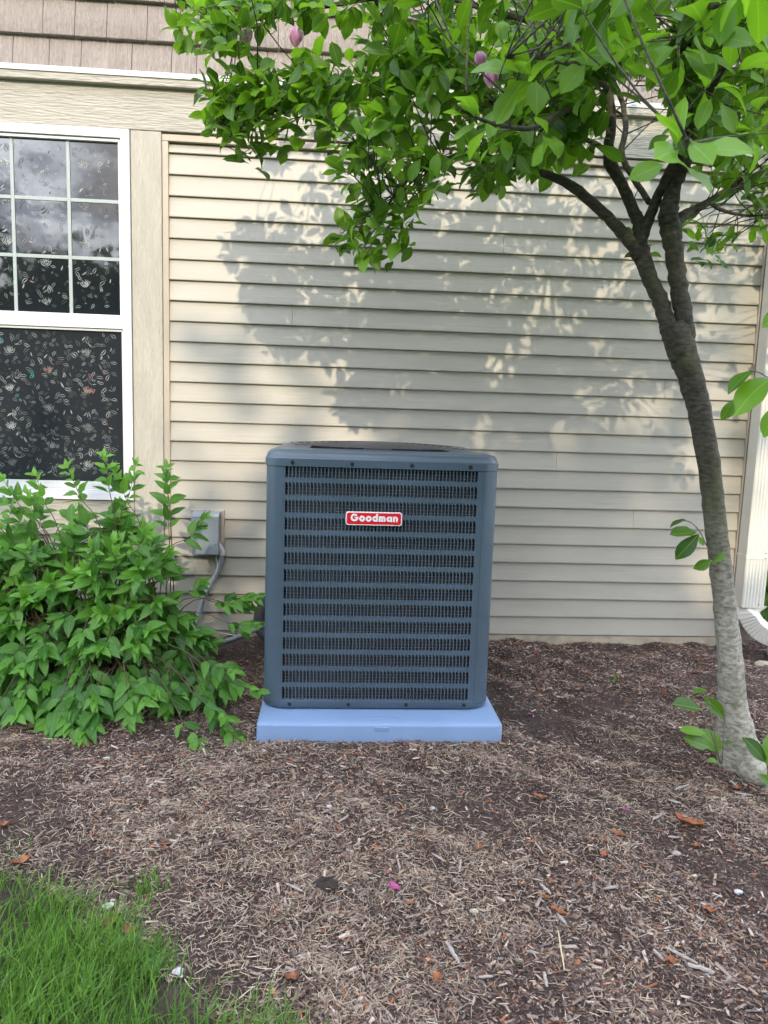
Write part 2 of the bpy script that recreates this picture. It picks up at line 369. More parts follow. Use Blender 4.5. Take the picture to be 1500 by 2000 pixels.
# corner post: channel, groove, outer post
m = MB(); m.box((XR+.001, -.026, -.01), (XR+.022, .003, 2.487)); m.build('trim_channel', M['jtrim'], house, bevel=.002)
m = MB(); m.box((XR+.028, -.034, -.012), (3.24, .05, 2.4)); m.box((XR+.023, -.012, -.011), (XR+.0275, .003, 2.487)); m.build('corner_post', M['jtrim'], house, bevel=.003)
# wooden trim boards round the window and the frieze
m = MB(); m.box((-.1815, -.034, 5.02*E), (-.032, .003, 2.5275)); m.build('trim_board', M['cedar'], house, bevel=.004)
m = MB(); m.box((-1.50, -.034, 5.02*E), (-1.345, .003, 2.5275)); m.build('trim_board', M['cedar'], house, bevel=.004)
m = MB(); m.box((-1.343, -.032, 5.02*E), (-.1835, .003, .698)); m.build('trim_board', M['cedarh'], house, bevel=.004)
m = MB(); m.box((-2.5, -.036, 2.5295), (3.24, .003, 2.765)); m.build('frieze_board', M['cedarh'], house, bevel=.003)
# drip cap: projecting ledge with pale flashing on top
m = MB(); m.box((-2.5, -.066, 2.724), (3.25, -.0365, 2.758)); m.build('drip_cap', M['cedarh'], house, bevel=.004)
m = MB(); m.box((-2.5, -.069, 2.7665), (3.25, -.002, 2.786)); m.box((-2.5, -.0705, 2.7595), (3.25, -.0375, 2.7655)); m.build('flashing', M['flash'], house, bevel=.002)
m = MB(); m.box((-2.55, -.012, -.32), (3.225, .002, -.004)); m.build('foundation', M['foundation'], house)
# shingle courses
zr = [2.788, 2.941, 3.115, 3.289, 3.463, 3.637]
for ri, z0 in enumerate(zr):
    z1 = (zr[ri+1] if ri < 5 else z0+.174)+.012
    x = -2.5 + R.uniform(-.15, 0)
    if ri == 0: marks = [-.737, -.502, -.098, .18]
    while x < 3.22:
        wd = R.choice([.12, .15, .17, .19, .24]); x1 = min(x+wd, 3.23)
        if x1-x < .03: break
        dz = R.uniform(-.003, .003); t = R.uniform(0, .003)
        m = MB(); nn = 5; rings = []
        for i in range(nn+1):
            xx = x+.0015+(x1-x-.003)*i/nn; e = R.uniform(-.0012, .0012)
            rings.append([(xx, .002, z0+dz), (xx, -.034-t+e, z0+dz+e), (xx, -.036-t+e, z0+dz+.004), (xx, -.008, z1), (xx, .002, z1)])
        m.loft(rings, True, True); m.build('shingle', M['shake'], house, auto=40)
        x = x1

# window
win = bpy.data.objects.new('window', None); COL.objects.link(win); win.parent = house; win.location = (-.76, -.03, .7)
wi = Matrix.Translation((.76, .03, -.7))
def wpart(m, name, mt, bevel=.002):
    o = m.build(name, mt, None, bevel=bevel); o.parent = win; o.matrix_parent_inverse = wi; return o
WL = -1.338
m = MB()
def mitre(x0, x1, z0, z1, wd, ya, yb, mb_):
    # four mitred bars
    o = [(x0, z0), (x1, z0), (x1, z1), (x0, z1)]; i_ = [(x0+wd, z0+wd), (x1-wd, z0+wd), (x1-wd, z1-wd), (x0+wd, z1-wd)]
    for k in range(4):
        a, b, c, d = o[k], o[(k+1) % 4], i_[(k+1) % 4], i_[k]; g_ = .0006
        P = [a, b, c, d]; cx = sum(p[0] for p in P)/4; cz = sum(p[1] for p in P)/4
        P = [(p[0]+(g_ if p[0] < cx else -g_)*(1 if k % 2 == 0 else 0), p[1]+(g_ if p[1] < cz else -g_)*(1 if k % 2 else 0)) for p in P]
        mb_.add([(p[0], ya, p[1]) for p in P]+[(p[0], yb, p[1]) for p in P], [(0, 1, 2, 3), (7, 6, 5, 4), (0, 4, 5, 1), (1, 5, 6, 2), (2, 6, 7, 3), (3, 7, 4, 0)])
mitre(WL, -.1845, .700, 2.526, .042, -.046, .003, m); wpart(m, 'frame', M['white'])
m = MB(); mitre(-1.29, -.2275, 1.572, 2.482, .0145, -.034, .003, m); m.box((-1.29+.015, -.0345, 1.587), (-.243, .002, 1.640)); wpart(m, 'sash', M['white'])
m = MB(); mitre(-1.295, -.2275, .7435, 1.5705, .012, -.024, .003, m)
wpart(m, 'sash', M['flash'])
m = MB(); m.box((-1.28, -.0225, .7565), (-.2405, .002, .792)); wpart(m, 'sash', M['flash'])
m = MB(); m.box((-1.275, -.014, 1.641), (-.2425, .002, 2.467)); wpart(m, 'pane', M['glass'], 0)
m = MB(); m.box((-1.28, -.012, .793), (-.2405, .002, 1.558)); wpart(m, 'pane', M['glass2'], 0)
for x in (-.487, -.757, -1.027):
    m = MB(); m.box((x-.0085, -.0185, 1.641), (x+.0085, -.0145, 2.467)); wpart(m, 'muntin', M['muntin'], .001)
for z in (2.190, 1.914):
    for xa, xb in ((-.478, -.243), (-.748, -.496), (-1.018, -.766), (-1.274, -1.036)):
        m = MB(); m.box((xa, -.0185, z-.0085), (xb, -.0145, z+.0085)); wpart(m, 'muntin', M['muntin'], .001)
# printed floral film: a repeating spray of leaves, tulips and dots
def film(z0, z1, x0, x1, y, dense, seed):
    rr = random.Random(seed); m = MB()
    def blade(cx, cz, ln, wd, ang, c, hollow=False):
        ca, sa = math.cos(ang), math.sin(ang); n = 6; pa = []; pb = []
        bend = rr.uniform(-.25, .25)
        for i in range(n+1):
            t = i/n; h = wd*.5*math.sin(PI*t**.8); off = bend*ln*math.sin(PI*t)*.5
            for s, arr in ((1, pa), (-1, pb)):
                lx, lz = t*ln, s*h+off; arr.append((cx+lx*ca-lz*sa, y, cz+lx*sa+lz*ca))
        if hollow:
            def inner(P, Q): return [tuple(a+(b-a)*.22 for a, b in zip(p, q)) for p, q in zip(P, Q)]
            ia, ib = inner(pa, pb), inner(pb, pa)
            for A, B in ((pa, ia), (ib, pb)):
                m.add(A+B, [(i, i+1, n+1+i+1, n+1+i) for i in range(n)], c)
        else: m.add(pa+pb, [(i, i+1, n+1+i+1, n+1+i) for i in range(n)], c)
    def ok(px, pz, mg): return x0+mg < px < x1-mg and z0+mg < pz < z1-mg
    per = .19; nx = int((x1-x0)/per)+2; nz_ = int((z1-z0)/per)+2
    motifs = []
    r0 = random.Random(5)
    for _ in range(int(56*dense)): motifs.append((r0.uniform(0, per), r0.uniform(0, per), r0.choice('llhhhhhhddb'), r0.uniform(0, 6.28), r0.uniform(.5, 1)))
    for ix in range(nx):
        for iz in range(nz_):
            ox, oz = x0+ix*per, z1-(iz+1)*per+(ix % 2)*per*.5
            for (a, b, kind, an, s) in motifs:
                px, pz = ox+a, oz+b
                if not ok(px, pz, .022): continue
                if rr.random() < .25: continue
                g_ = rr.uniform(.10, 1.0)**1.6; c = (.28*g_, .32*g_, .315*g_)
                if rr.random() < .025: c = rr.choice([(.05, .25, .22), (.10, .09, .35), (.35, .22, .17), (.30, .10, .2)])
                if kind == 'l': blade(px, pz, .036*s, .009*s, an, c)
                elif kind == 'h': blade(px, pz, .042*s, .016*s, an, c, True)
                elif kind == 'b': blade(px, pz, .018*s, .009*s, an, c)
                else: blade(px, pz, .004*s, .003*s, an, c)
            # tulip: five outlined petals
            px, pz = ox+per*.5, oz+per*.45
            if ok(px, pz, .03):
                g_ = rr.uniform(.35, 1); c = (.42*g_, .46*g_, .44*g_); an0 = PI/2+rr.uniform(-.25, .25)
                if rr.random() < .07: c = (.36, .23, .19)
                for q in (-.8, -.4, 0, .4, .8): blade(px, pz-.015, .040, .012, an0+q, c, True)
    return m
m = film(1.645, 2.462, -1.27, -.246, -.0144, .8, 3)
o = wpart(m, 'film_print', M['film'], 0); o['kind'] = 'stuff'
m = film(.797, 1.554, -1.275, -.244, -.0124, 1.3, 4)
o = wpart(m, 'film_print', M['film'], 0); o['kind'] = 'stuff'

# downspout at the corner
ds = thing('downspout', 'white ribbed rain downspout at the right corner of the house', 'downspout', (3.165, -.075, 0))
dx0, dx1, dy0, dy1 = 3.100, 3.226, -.125, -.036
def ds_ring(c, ax, ay, ww, dd):     # corrugated rectangular section
    pts = []; n = 14
    for i in range(n): pts.append((-ww/2+ww*i/n, -dd/2-(0.0025 if i % 2 else 0)))
    for i in range(6): pts.append((ww/2+(0.002 if i % 2 else 0), -dd/2+dd*i/6))
    for i in range(n): pts.append((ww/2-ww*i/n, dd/2))
    for i in range(6): pts.append((-ww/2-(0.002 if i % 2 else 0), dd/2-dd*i/6))
    return [c+ax*a+ay*b for a, b in pts]
m = MB(); cx, cy = (dx0+dx1)/2, (dy0+dy1)/2
m.loft([ds_ring(Vector((cx, cy, z)), Vector((1, 0, 0)), Vector((0, 1, 0)), .126, .088) for z in (.20, 1.2, 2.70)], True, True)
keep(m.build('pipe', M['downspout'], None, auto=25), ds)
m = MB(); rings = []
nE = 26; tdir = Vector((.80, -.60, 0)).normalized(); c0 = Vector((cx, cy, .205)); rad = .155
for i in range(nE+1):
    a = (PI/2*.92)*i/nE; pos = c0 + tdir*(rad*(1-math.cos(a))) + Vector((0, 0, -rad*math.sin(a)))
    tan = tdir*math.sin(a)+Vector((0, 0, -math.cos(a))); side = Vector((-tdir.y, tdir.x, 0))*-1
    ay = side.cross(tan)
    s = 1.03 if i % 2 else .985
    rings.append(ds_ring(pos, Vector((1, 0, 0))*(1-i/nE)+side*(-1 if side.x < 0 else 1)*(i/nE) if i < 0 else (Vector((1, 0, 0)).lerp(Vector((-tdir.y, tdir.x, 0)) * (1 if -tdir.y > 0 else -1), min(1, i/8))).normalized(), (ay if ay.y > 0 or i < 3 else ay).normalized(), .122*s, .086*s))
end = rings[-1]; tan = tdir*math.sin(PI/2*.92)+Vector((0, 0, -math.cos(PI/2*.92)))
rings.append([Vector(p)+tan*.28 for p in end]); m.loft(rings, True, False)
keep(m.build('elbow', M['downspout'], None, auto=25), ds)
m = MB(); m.box((dx0-.003, dy0-.0045, .47), (dx1+.003, -.035, .49)); keep(m.build('strap', M['downspout'], None, bevel=.001), ds)
for (sx, sz) in ((3.205, .505), (3.205, .478), (3.195, .22)):
    m = MB(); m.tube([(sx, dy0-.008, sz), (sx, dy0-.003, sz)], .004, 8); keep(m.build('screw', M['greybox'], None), ds)
m = MB(); m.add([(3.17, -.52, -.04), (3.50, -.62, -.045), (3.56, -.28, -.04), (3.22, -.2, -.04), (3.17, -.52, .01), (3.50, -.62, .0), (3.56, -.28, .005), (3.22, -.2, .015)],
      [(0, 3, 2, 1), (4, 5, 6, 7), (0, 1, 5, 4), (1, 2, 6, 5), (2, 3, 7, 6), (3, 0, 4, 7)])
tag(m.build('splash_block', M['concrete'], bevel=.008), 'grey concrete splash block under the downspout elbow', 'splash block')

# ------------------------------------------------------------------ air conditioner
PX0, PX1, PY0, PY1, ZT = .584, 1.523, -1.290, -.235, .030
pad = MB()
def rrect(x0, x1, y0, y1, r, z, n=6):
    pts = []
    for (cx_, cy_, a0) in ((x1-r, y0+r, -PI/2), (x1-r, y1-r, 0), (x0+r, y1-r, PI/2), (x0+r, y0+r, PI)):
        for i in range(n+1):
            a = a0+PI/2*i/n; pts.append(Vector((cx_+r*math.cos(a), cy_+r*math.sin(a), z)))
    return pts
pad.loft([rrect(PX0, PX1, PY0, PY1, .02, -.07), rrect(PX0+.001, PX1-.001, PY0+.001, PY1-.001, .02, ZT-.014), rrect(PX0+.003, PX1-.003, PY0+.003, PY1-.003, .02, ZT-.007), rrect(PX0+.008, PX1-.008, PY0+.008, PY1-.008, .02, ZT-.003), rrect(PX0+.03, PX1-.03, PY0+.03, PY1-.03, .02, ZT)], True, True)
padO = thing('equipment_pad', 'pale blue-grey plastic pad under the air conditioner', 'equipment pad', ((PX0+PX1)/2, (PY0+PY1)/2, -.04))
keep(pad.build('slab', M['pad'], None, auto=50), padO)
m = MB(); m.box((1.03, PY0-.0012, ZT-.030), (1.085, PY0+.004, ZT-.014)); keep(m.build('tab', M['pad'], None, bevel=.002), padO)
m = MB(); m.box((.985, PY0+.055, ZT+.0002), (1.125, PY0+.075, ZT+.0022)); keep(m.build('tab', M['pad'], None, bevel=.001), padO)

AX0, AX1, AY0, AY1 = .594, 1.492, -1.155, -.262
Hc = 1.018
ac = thing('air_conditioner', 'dark blue-grey louvered outdoor air conditioner with a red badge', 'air conditioner', ((AX0+AX1)/2, AY0, ZT))
acl = Vector(ac.location); AI = Matrix.Translation(-acl)
def apart(m, name, mt, **kw):
    o = m.build(name, mt, None, **kw); o.parent = ac; o.matrix_parent_inverse = AI; return o
CR = .062
# corner posts: quarter rounds with flat wings
def corner(cx_, cy_, a0, w0, w1):
    prof = []
    t0 = Vector((math.cos(a0), math.sin(a0), 0)); t1 = Vector((math.cos(a0+PI/2), math.sin(a0+PI/2), 0))
    c = Vector((cx_, cy_, 0)); prof.append(c+t0*CR-t1*w0)
    for i in range(9): a = a0+PI/2*i/8; prof.append(c+Vector((math.cos(a), math.sin(a), 0))*CR)
    prof.append(c+t1*CR-t0*w1)
    inn = [p + (c-p).normalized()*.0 for p in prof]
    m = MB(); zz = (ZT+.03, ZT+.5, ZT+Hc-.058)
    m.loft([[Vector((p.x, p.y, z)) for p in prof] for z in zz], False, False)
    q = [Vector((p.x, p.y, 0)) for p in prof]
    # thickness towards the middle of the cabinet
    mid = Vector(((AX0+AX1)/2, (AY0+AY1)/2, 0)); back_ = [p+(mid-p).normalized()*.006 for p in q]
    m.loft([[Vector((p.x, p.y, z)) for p in back_[::-1]] for z in zz], False, False)
    return m
GX0, GX1 = .667, 1.406            # louvred field
GZ0, GZ1 = ZT+.040, ZT+.963
SX = 1.430                         # panel seam on the right
apart(corner(AX0+CR, AY0+CR, PI, .05, GX0-.004-AX0-CR), 'corner_post', M['steel'], auto=40)
apart(corner(AX1-CR, AY0+CR, -PI/2, AX1-CR-SX-.0015, .05), 'corner_post', M['steel'], auto=40)
apart(corner(AX1-CR, AY1-CR, 0, .02, .02), 'corner_post', M['steel'], auto=40)
apart(corner(AX0+CR, AY1-CR, PI/2, .02, .02), 'corner_post', M['steel'], auto=40)
def louvre_panel(org, ux, nrm, width, fx0, fx1, z0, z1, rows, cols):
    """stamped sheet with rows of upright slots; org = lower-left corner of the sheet, nrm points outwards"""
    m = MB(); up = Vector((0, 0, 1))
    P = lambda a, b, d=0: org+ux*a+up*b+nrm*d
    def quad(a0, a1, b0, b1): m.add([P(a0, b0), P(a1, b0), P(a1, b1), P(a0, b1)], [(0, 1, 2, 3)])
    z0 -= org.z; z1 -= org.z; top = Hc-.058+ZT-org.z
    quad(0, fx0, z0, z1); quad(fx1, width, z0, z1); quad(0, width, 0, z0); quad(0, width, z1, top)
    rp = (z1-z0)/(rows-1+.774); sh = rp*.774; cw = (fx1-fx0)/cols
    for r in range(rows):
        b = z0+r*rp
        if r < rows-1: quad(fx0, fx1, b+sh, b+rp)
        # raised rounded rail between rows
        for c in range(cols):
            a = fx0+c*cw; h0, h1 = a+cw*.20, a+cw*.93; w_ = h1-h0
            hole = [(h0, b+.002), (h1-.002, b+.002), (h1, b+.006), (h1, b+sh-.011), (h1-.0022, b+sh-.005), (h1-w_*.55, b+sh-.0012), (h0, b+sh-.001)]
            outer = [(a, b), (a+cw, b), (a+cw, b+.006), (a+cw, b+sh-.009), (a+cw, b+sh), (a+cw*.55, b+sh), (a, b+sh)]
            o = m.add([P(*p) for p in outer]+[P(*p) for p in hole]+[P(p[0], p[1], -.004) for p in hole], [])
            n = 7
            for i in range(n):
                j = (i+1) % n
                m.f.append((o+i, o+j, o+n+j, o+n+i)); m.mi.append(0)
                m.f.append((o+n+i, o+n+j, o+2*n+j, o+2*n+i)); m.mi.append(0)
            # vane bent inwards from the slot's left edge
            if c > 1:
                m.cur = 0
                m.add([P(h0, b+.002, -.003), P(h0+w_*.22, b+.004, -.0125), P(h0+w_*.22, b+sh-.006, -.0125), P(h0, b+sh-.002, -.003)], [(0, 1, 2, 3)])
    return m
flx = Vector((1, 0, 0))
fx = GX0-.004
mlv = louvre_panel(Vector((fx+.0005, AY0+.0005, ZT+.030)), flx, Vector((0, -1, 0)), SX-fx-.001, GX0-fx, GX1-fx, GZ0+.0, GZ1, 14, 54)
apart(mlv, 'louver_panel', [M['steel'], M['steel2']])
wS = AY1-AY0-2*CR-.075
ms_ = louvre_panel(Vector((AX0+.0005, AY1-CR-.0205, ZT+.030)), Vector((0, -1, 0)), Vector((-1, 0, 0)), AY1-AY0-2*CR-.071, .03, AY1-AY0-2*CR-.10, GZ0, GZ1, 14, 48)
apart(ms_, 'louver_panel', [M['steel'], M['steel2']])
ms2 = louvre_panel(Vector((AX1-.0005, AY0+CR+.0505, ZT+.030)), Vector((0, 1, 0)), Vector((1, 0, 0)), AY1-AY0-2*CR-.071, .03, AY1-AY0-2*CR-.10, GZ0, GZ1, 14, 48)
apart(ms2, 'louver_panel', [M['steel'], M['steel2']])
m = MB(); m.box((AX0+CR+.02, AY1-.003, ZT+.03), (AX1-CR-.02, AY1-.001, ZT+Hc-.058)); apart(m, 'back_panel', M['steel'])
m = MB(); m.box((SX-.001, AY0+.004, ZT+.03), (SX+.002, AY0+.008, ZT+.96)); apart(m, 'seam', M['dark'])
# finned coil behind the louvres (four walls)
m = MB(); q = .030
rg = lambda ins, z: rrect(AX0+ins, AX1-ins, AY0+ins, AY1-ins, max(.03, .09-ins*.5), z)
m.loft([rg(q, ZT+.03), rg(q, ZT+.955)], True, False); m.loft([rg(q+.03, ZT+.955), rg(q+.03, ZT+.03)], True, False)
apart(m, 'coil', M['coil'], auto=40)
# base pan with turned-up rim
m = MB()
m.loft([rg(.012, ZT+.001), rg(.0, ZT+.006), rg(-.004, ZT+.010), rg(-.004, ZT+.036), rg(-.001, ZT+.038), rg(.01, ZT+.0375), rg(.012, ZT+.02)], True, True)
apart(m, 'base_pan', M['steel'], auto=50)
# top cover with round fan opening
m = MB(); FC = Vector(((AX0+AX1)/2, (AY0+AY1)/2, 0)); FRD = .385
def rr2(ins, z, r=.07): return rrect(AX0+ins, AX1-ins, AY0+ins, AY1-ins, r, z, 8)
HT = ZT+Hc
outer = [rr2(-.002, HT-.064), rr2(-.005, HT-.062), rr2(-.005, HT-.034), rr2(-.002, HT-.031), rr2(-.001, HT-.026), rr2(.003, HT-.014, .07), rr2(.012, HT-.005, .065), rr2(.026, HT, .06)]
m.loft(outer, True, False)
base = outer[-1]; n = len(base); circ = []; circ2 = []; circ3 = []
for p in base:
    d = (Vector((p.x, p.y, 0))-FC).normalized(); circ.append(Vector((FC.x, FC.y, HT+.002))+d*(FRD+.012)); circ2.append(Vector((FC.x, FC.y, HT-.001))+d*FRD); circ3.append(Vector((FC.x, FC.y, HT-.10))+d*(FRD-.008))
m.loft([base, circ, circ2], True, False)
apart(m, 'top_cover', M['steel'], auto=45)
m = MB(); m.loft([circ2, circ3], True, False); apart(m, 'fan_shroud', M['dark'], auto=45)
m = MB()
for i in range(17):
    r_ = FRD-.002-i*.030
    if r_ < .05: break
    z = HT+.012+.014*(1-(r_/FRD)**2)
    m.tube([(FC.x+r_*math.cos(2*PI*k/48), FC.y+r_*math.sin(2*PI*k/48), z) for k in range(49)], .0016, 5, cap=False)
for k in range(8):
    a = PI/8+k*PI/4; m.tube([(FC.x+r_*math.cos(a), FC.y+r_*math.sin(a), HT+.009+.014*(1-(r_/FRD)**2)) for r_ in (.04, .15, .26, FRD)], .002, 5)
apart(m, 'fan_guard', M['wire'], smooth=True)
m = MB(); m.tube([(FC.x, FC.y, HT-.17), (FC.x, FC.y, HT+.012)], .062, 20); apart(m, 'fan_motor', M['wire'], auto=40)
for k in range(3):
    m = MB(); a0 = k*2*PI/3; g_ = []
    for i in range(7):
        r_ = .06+i*.042; row = []
        for j in range(5):
            a = a0+(j/4)*(.95)*(.6+.4*i/6); row.append((FC.x+r_*math.cos(a), FC.y+r_*math.sin(a), HT-.13+.06*j/4))
        g_.append(row)
    m.loft(g_, False, False); apart(m, 'fan_blade', M['wire'], smooth=True)
for u in (571, 688, 806, 921):
    p = at(u, 902 + (u-571)*.012, AY0-.006); m = MB()
    m.tube([(p.x, AY0-.0035, HT-.048), (p.x, AY0-.0065, HT-.048)], .0078, 12); m.tube([(p.x, AY0-.0065, HT-.048), (p.x, AY0-.0105, HT-.048)], .0048, 6)
    apart(m, 'screw', M['screw'])
for u in (565, 680, 793, 906):
    p = at(u, 1380, AY0-.005); m = MB()
    m.tube([(p.x, AY0-.003, ZT+.022), (p.x, AY0-.006, ZT+.022)], .0070, 12); m.tube([(p.x, AY0-.006, ZT+.022), (p.x, AY0-.0095, ZT+.022)], .0044, 6)
    apart(m, 'screw', M['screw'])
# badge
bc = (at(675, 999, AY0), at(785, 1028, AY0)); bx0, bx1 = bc[0].x+.001, bc[1].x; bz1, bz0 = bc[0].z, bc[1].z
by = AY0-.001
def rr_xz(x0, x1, z0, z1, r, y):
    pts = []
    for (cx_, cz_, a0) in ((x1-r, z0+r, -PI/2), (x1-r, z1-r, 0), (x0+r, z1-r, PI/2), (x0+r, z0+r, PI)):
        for i in range(5): a = a0+PI/2*i/4; pts.append(Vector((cx_+r*math.cos(a), y, cz_+r*math.sin(a))))
    return pts
badge = MB(); badge.loft([rr_xz(bx0, bx1, bz0, bz1, .010, by), rr_xz(bx0, bx1, bz0, bz1, .010, by-.006), rr_xz(bx0+.001, bx1-.001, bz0+.001, bz1-.001, .009, by-.007)], True, True)
bo = apart(badge, 'badge', M['badgewhite'], auto=40)
def sub(m, name, mt, **kw):
    o = m.build(name, mt, None, **kw); o.parent = bo; o.matrix_parent_inverse = Matrix.Identity(4); return o
m = MB(); m.loft([rr_xz(bx0+.0042, bx1-.0042, bz0+.0042, bz1-.0042, .007, by-.0065), rr_xz(bx0+.0042, bx1-.0042, bz0+.0042, bz1-.0042, .007, by-.0078)], True, True)
sub(m, 'face', M['red'])
# lettering, geometric bold
lt = MB(); lay = [0]
def nxt(): lay[0] += 1; return by-.0079-.00002*(lay[0] % 7)
def lring(cx_, cz_, ro, ri, a0=0, a1=2*PI, sz=1.0):
    n = 22; y0 = nxt(); y1 = by-.0092-.00003*(lay[0] % 5); V = []; F = []
    for i in range(n+1):
        a = a0+(a1-a0)*i/n
        for r_, y in ((ro, y1), (ri, y1), (ro, y0), (ri, y0)): V.append((cx_+r_*math.cos(a), y, cz_+r_*math.sin(a)*sz))
    for i in range(n):
        b = 4*i; F += [(b, b+1, b+5, b+4), (b+2, b, b+4, b+6), (b+1, b+3, b+7, b+5)]
    F += [(0, 2, 3, 1), (4*n, 4*n+1, 4*n+3, 4*n+2)]; lt.add(V, F)
def lbox(x0, x1, z0, z1): y0 = nxt(); lt.box((x0, by-.0092-.00003*(lay[0] % 5), z0), (x1, y0, z1))
bw = bx1-bx0; xh = (bz1-bz0)*.40; st = xh*.36; cz = (bz0+bz1)/2-xh*.5; ro = xh*.5
adv = bx0+bw*.085; Gr = xh*.70
gx = adv+Gr; gz = cz+Gr-.0005
lring(gx, gz, Gr, Gr-st, .75, 2*PI-.0); lbox(gx+.0003, gx+Gr, gz-st*.42, gz+st*.42)
x = gx+Gr+xh*.10
for c in 'oodman':
    if c == 'o': lring(x+ro*1.08, cz+ro, ro*1.08, ro-st*.92); x += 2.16*ro+xh*.07
    elif c == 'd': lring(x+ro, cz+ro, ro, ro-st*.92); lbox(x+2*ro-st, x+2*ro, cz, cz+xh*1.45); x += 2*ro+xh*.14
    elif c == 'a': lring(x+ro, cz+ro, ro, ro-st*.92); lbox(x+2*ro-st, x+2*ro, cz, cz+xh*.98); x += 2*ro+xh*.14
    elif c in 'mn':
        lbox(x, x+st, cz, cz+xh*.98); ar = ro*.78 if c == 'm' else ro*.88; x0_ = x
        for k in range(2 if c == 'm' else 1):
            cx_ = x0_+ar; zt_ = cz+xh-ar
            lring(cx_, zt_, ar, ar-st*.95, 0, PI); lbox(cx_+ar-st*.95, cx_+ar, cz, zt_); x0_ += 2*ar-st*.95
        x = x0_+st*.95+xh*.14
_sc = (bx1-bw*.075-adv)/(x-xh*.14-adv)
lt.v = [(adv+(p[0]-adv)*_sc, p[1], p[2]) for p in lt.v]
sub(lt, 'lettering', M['badgewhite'])
ac.rotation_euler = (math.radians(-.8), 0, 0)     # the pad has settled towards the house

# ------------------------------------------------------------------ disconnect box, conduit, line set
eb = thing('disconnect_box', 'small grey electrical disconnect box on the clapboard wall', 'electrical box', (.19, -.03, .5))
p0, p1 = at(375, 1003, -.10), at(427, 1084, -.10); q0, q1 = at(388, 995, -.022), at(438, 1070, -.022)
m = MB(); m.box((q0.x-.04, -.024, q1.z+.005), (q1.x, -.001, q0.z)); keep(m.build('mounting_block', M['block'], None, bevel=.003), eb)
m = MB(); m.box((p0.x+.002, -.092, p1.z+.002), (p1.x-.002, -.025, p0.z-.003)); keep(m.build('enclosure', M['greybox'], None, bevel=.002), eb)
m = MB(); m.box((p0.x, -.101, p1.z), (p1.x, -.093, p0.z-.020)); keep(m.build('cover', M['greybox'], None, bevel=.003), eb)
m = MB(); zc = p0.z-.019
m.add([(p0.x-.001, -.103, zc), (p1.x+.001, -.103, zc), (p1.x+.001, -.026, zc), (p0.x-.001, -.026, zc), (p0.x-.001, -.095, p0.z), (p1.x+.001, -.095, p0.z), (p1.x+.001, -.026, p0.z+.006), (p0.x-.001, -.026, p0.z+.006)],
      [(0, 3, 2, 1), (4, 5, 6, 7), (0, 1, 5, 4), (1, 2, 6, 5), (2, 3, 7, 6), (3, 0, 4, 7)])
keep(m.build('hood', M['greybox'], None, bevel=.003), eb)
h0 = at(424, 1062, -.055); h1 = at(433, 1076, -.055)
m = MB(); m.tube([h0+Vector((-.004, 0, .006)), h0+Vector((.006, 0, -.002)), h1, h1+Vector((.001, 0, -.022))], [.013, .015, .018, .017], 14); keep(m.build('conduit_hub', M['hub'], None, auto=50), eb)
co = thing('conduit', 'grey flexible conduit curving down from the disconnect box to the air conditioner', 'conduit', (.2, -.1, .1))
path = [(433, 1082, -.055), (431, 1096, -.055), (424, 1118, -.06), (412, 1140, -.07), (400, 1163, -.085), (391, 1190, -.10), (383, 1215, -.13), (380, 1235, -.17), (392, 1252, -.24), (420, 1258, -.33), (450, 1250, -.40), (480, 1238, -.45), (515, 1222, -.48), (560, 1200, -.45)]
sp = spline([at(*p) for p in path], 170); rad = [.0125+(.0013 if i % 2 else 0) for i in range(len(sp))]
m = MB(); m.tube(sp, rad, 10); keep(m.build('hose', M['conduit'], None, auto=70), co)
cb = [(426, 1078, -.075), (422, 1090, -.08), (425, 1101, -.085), (424, 1112, -.085), (421, 1123, -.082)]
m = MB(); m.tube(spline([at(*p) for p in cb], 24), .0021, 6); tag(m.build('cable', M['cable'], smooth=True), 'thin white cable hanging beside the grey conduit below the box', 'cable')
cb = [(430, 1236, -.30), (455, 1240, -.33), (478, 1240, -.36), (498, 1228, -.40)]
m = MB(); m.tube(spline([at(*p) for p in cb], 24), .002, 6); tag(m.build('cable', M['cable'], smooth=True), 'thin white cable low on the wall left of the black pipe insulation', 'cable')
ls = [(600, 1195, -.02), (560, 1170, -.05), (525, 1172, -.10), (509, 1195, -.17), (508, 1225, -.23), (530, 1245, -.30), (580, 1235, -.34)]
m = MB(); lp = spline([at(*p) for p in ls], 50); m.tube(lp, [.030+(.003 if i % 14 == 7 else 0) for i in range(len(lp))], 14)
tag(m.build('refrigerant_pipe', M['foam'], smooth=True), 'black foam insulated pipe bulging out behind the air conditioner', 'pipe')

# ------------------------------------------------------------------ leaves
def leaf_mesh(name, mt, wd, shape, fold, curl, tint, wob=0, seg=6):
    """unit-length leaf along +y, blade facing +z"""
    me = bpy.data.meshes.new(name); V = []; UV = []; F = []
    rr = random.Random(hash((round(wd*1000), round(fold*1000), round(curl*1000), round(wob*1000))) & 0xffff)
    for i in range(seg+1):
        t = i/seg; h = shape(t)*wd*.5; z = -curl*t*t; s = math.sin(fold)*h; c = math.cos(fold)*h
        wv = wob*rr.uniform(-1, 1)*.05
        V += [(-c, t-.3*curl*t*t, z+s+wv), (0, t-.3*curl*t*t, z), (c, t-.3*curl*t*t, z+s-wv)]; UV += [(0.5-shape(t)*.5, t), (.5, t), (.5+shape(t)*.5, t)]
    for i in range(seg):
        b = 3*i; F += [(b, b+1, b+4, b+3), (b+1, b+2, b+5, b+4)]
    return np.array(V), F, UV, tint
ovate = lambda t: max(.03, (math.sin(PI*t**.75))**.85*(1-.25*t)) if 0 < t < 1 else .02
obov = lambda t: max(.03, (math.sin(PI*t**1.25))**.8) if 0 < t < 1 else .02
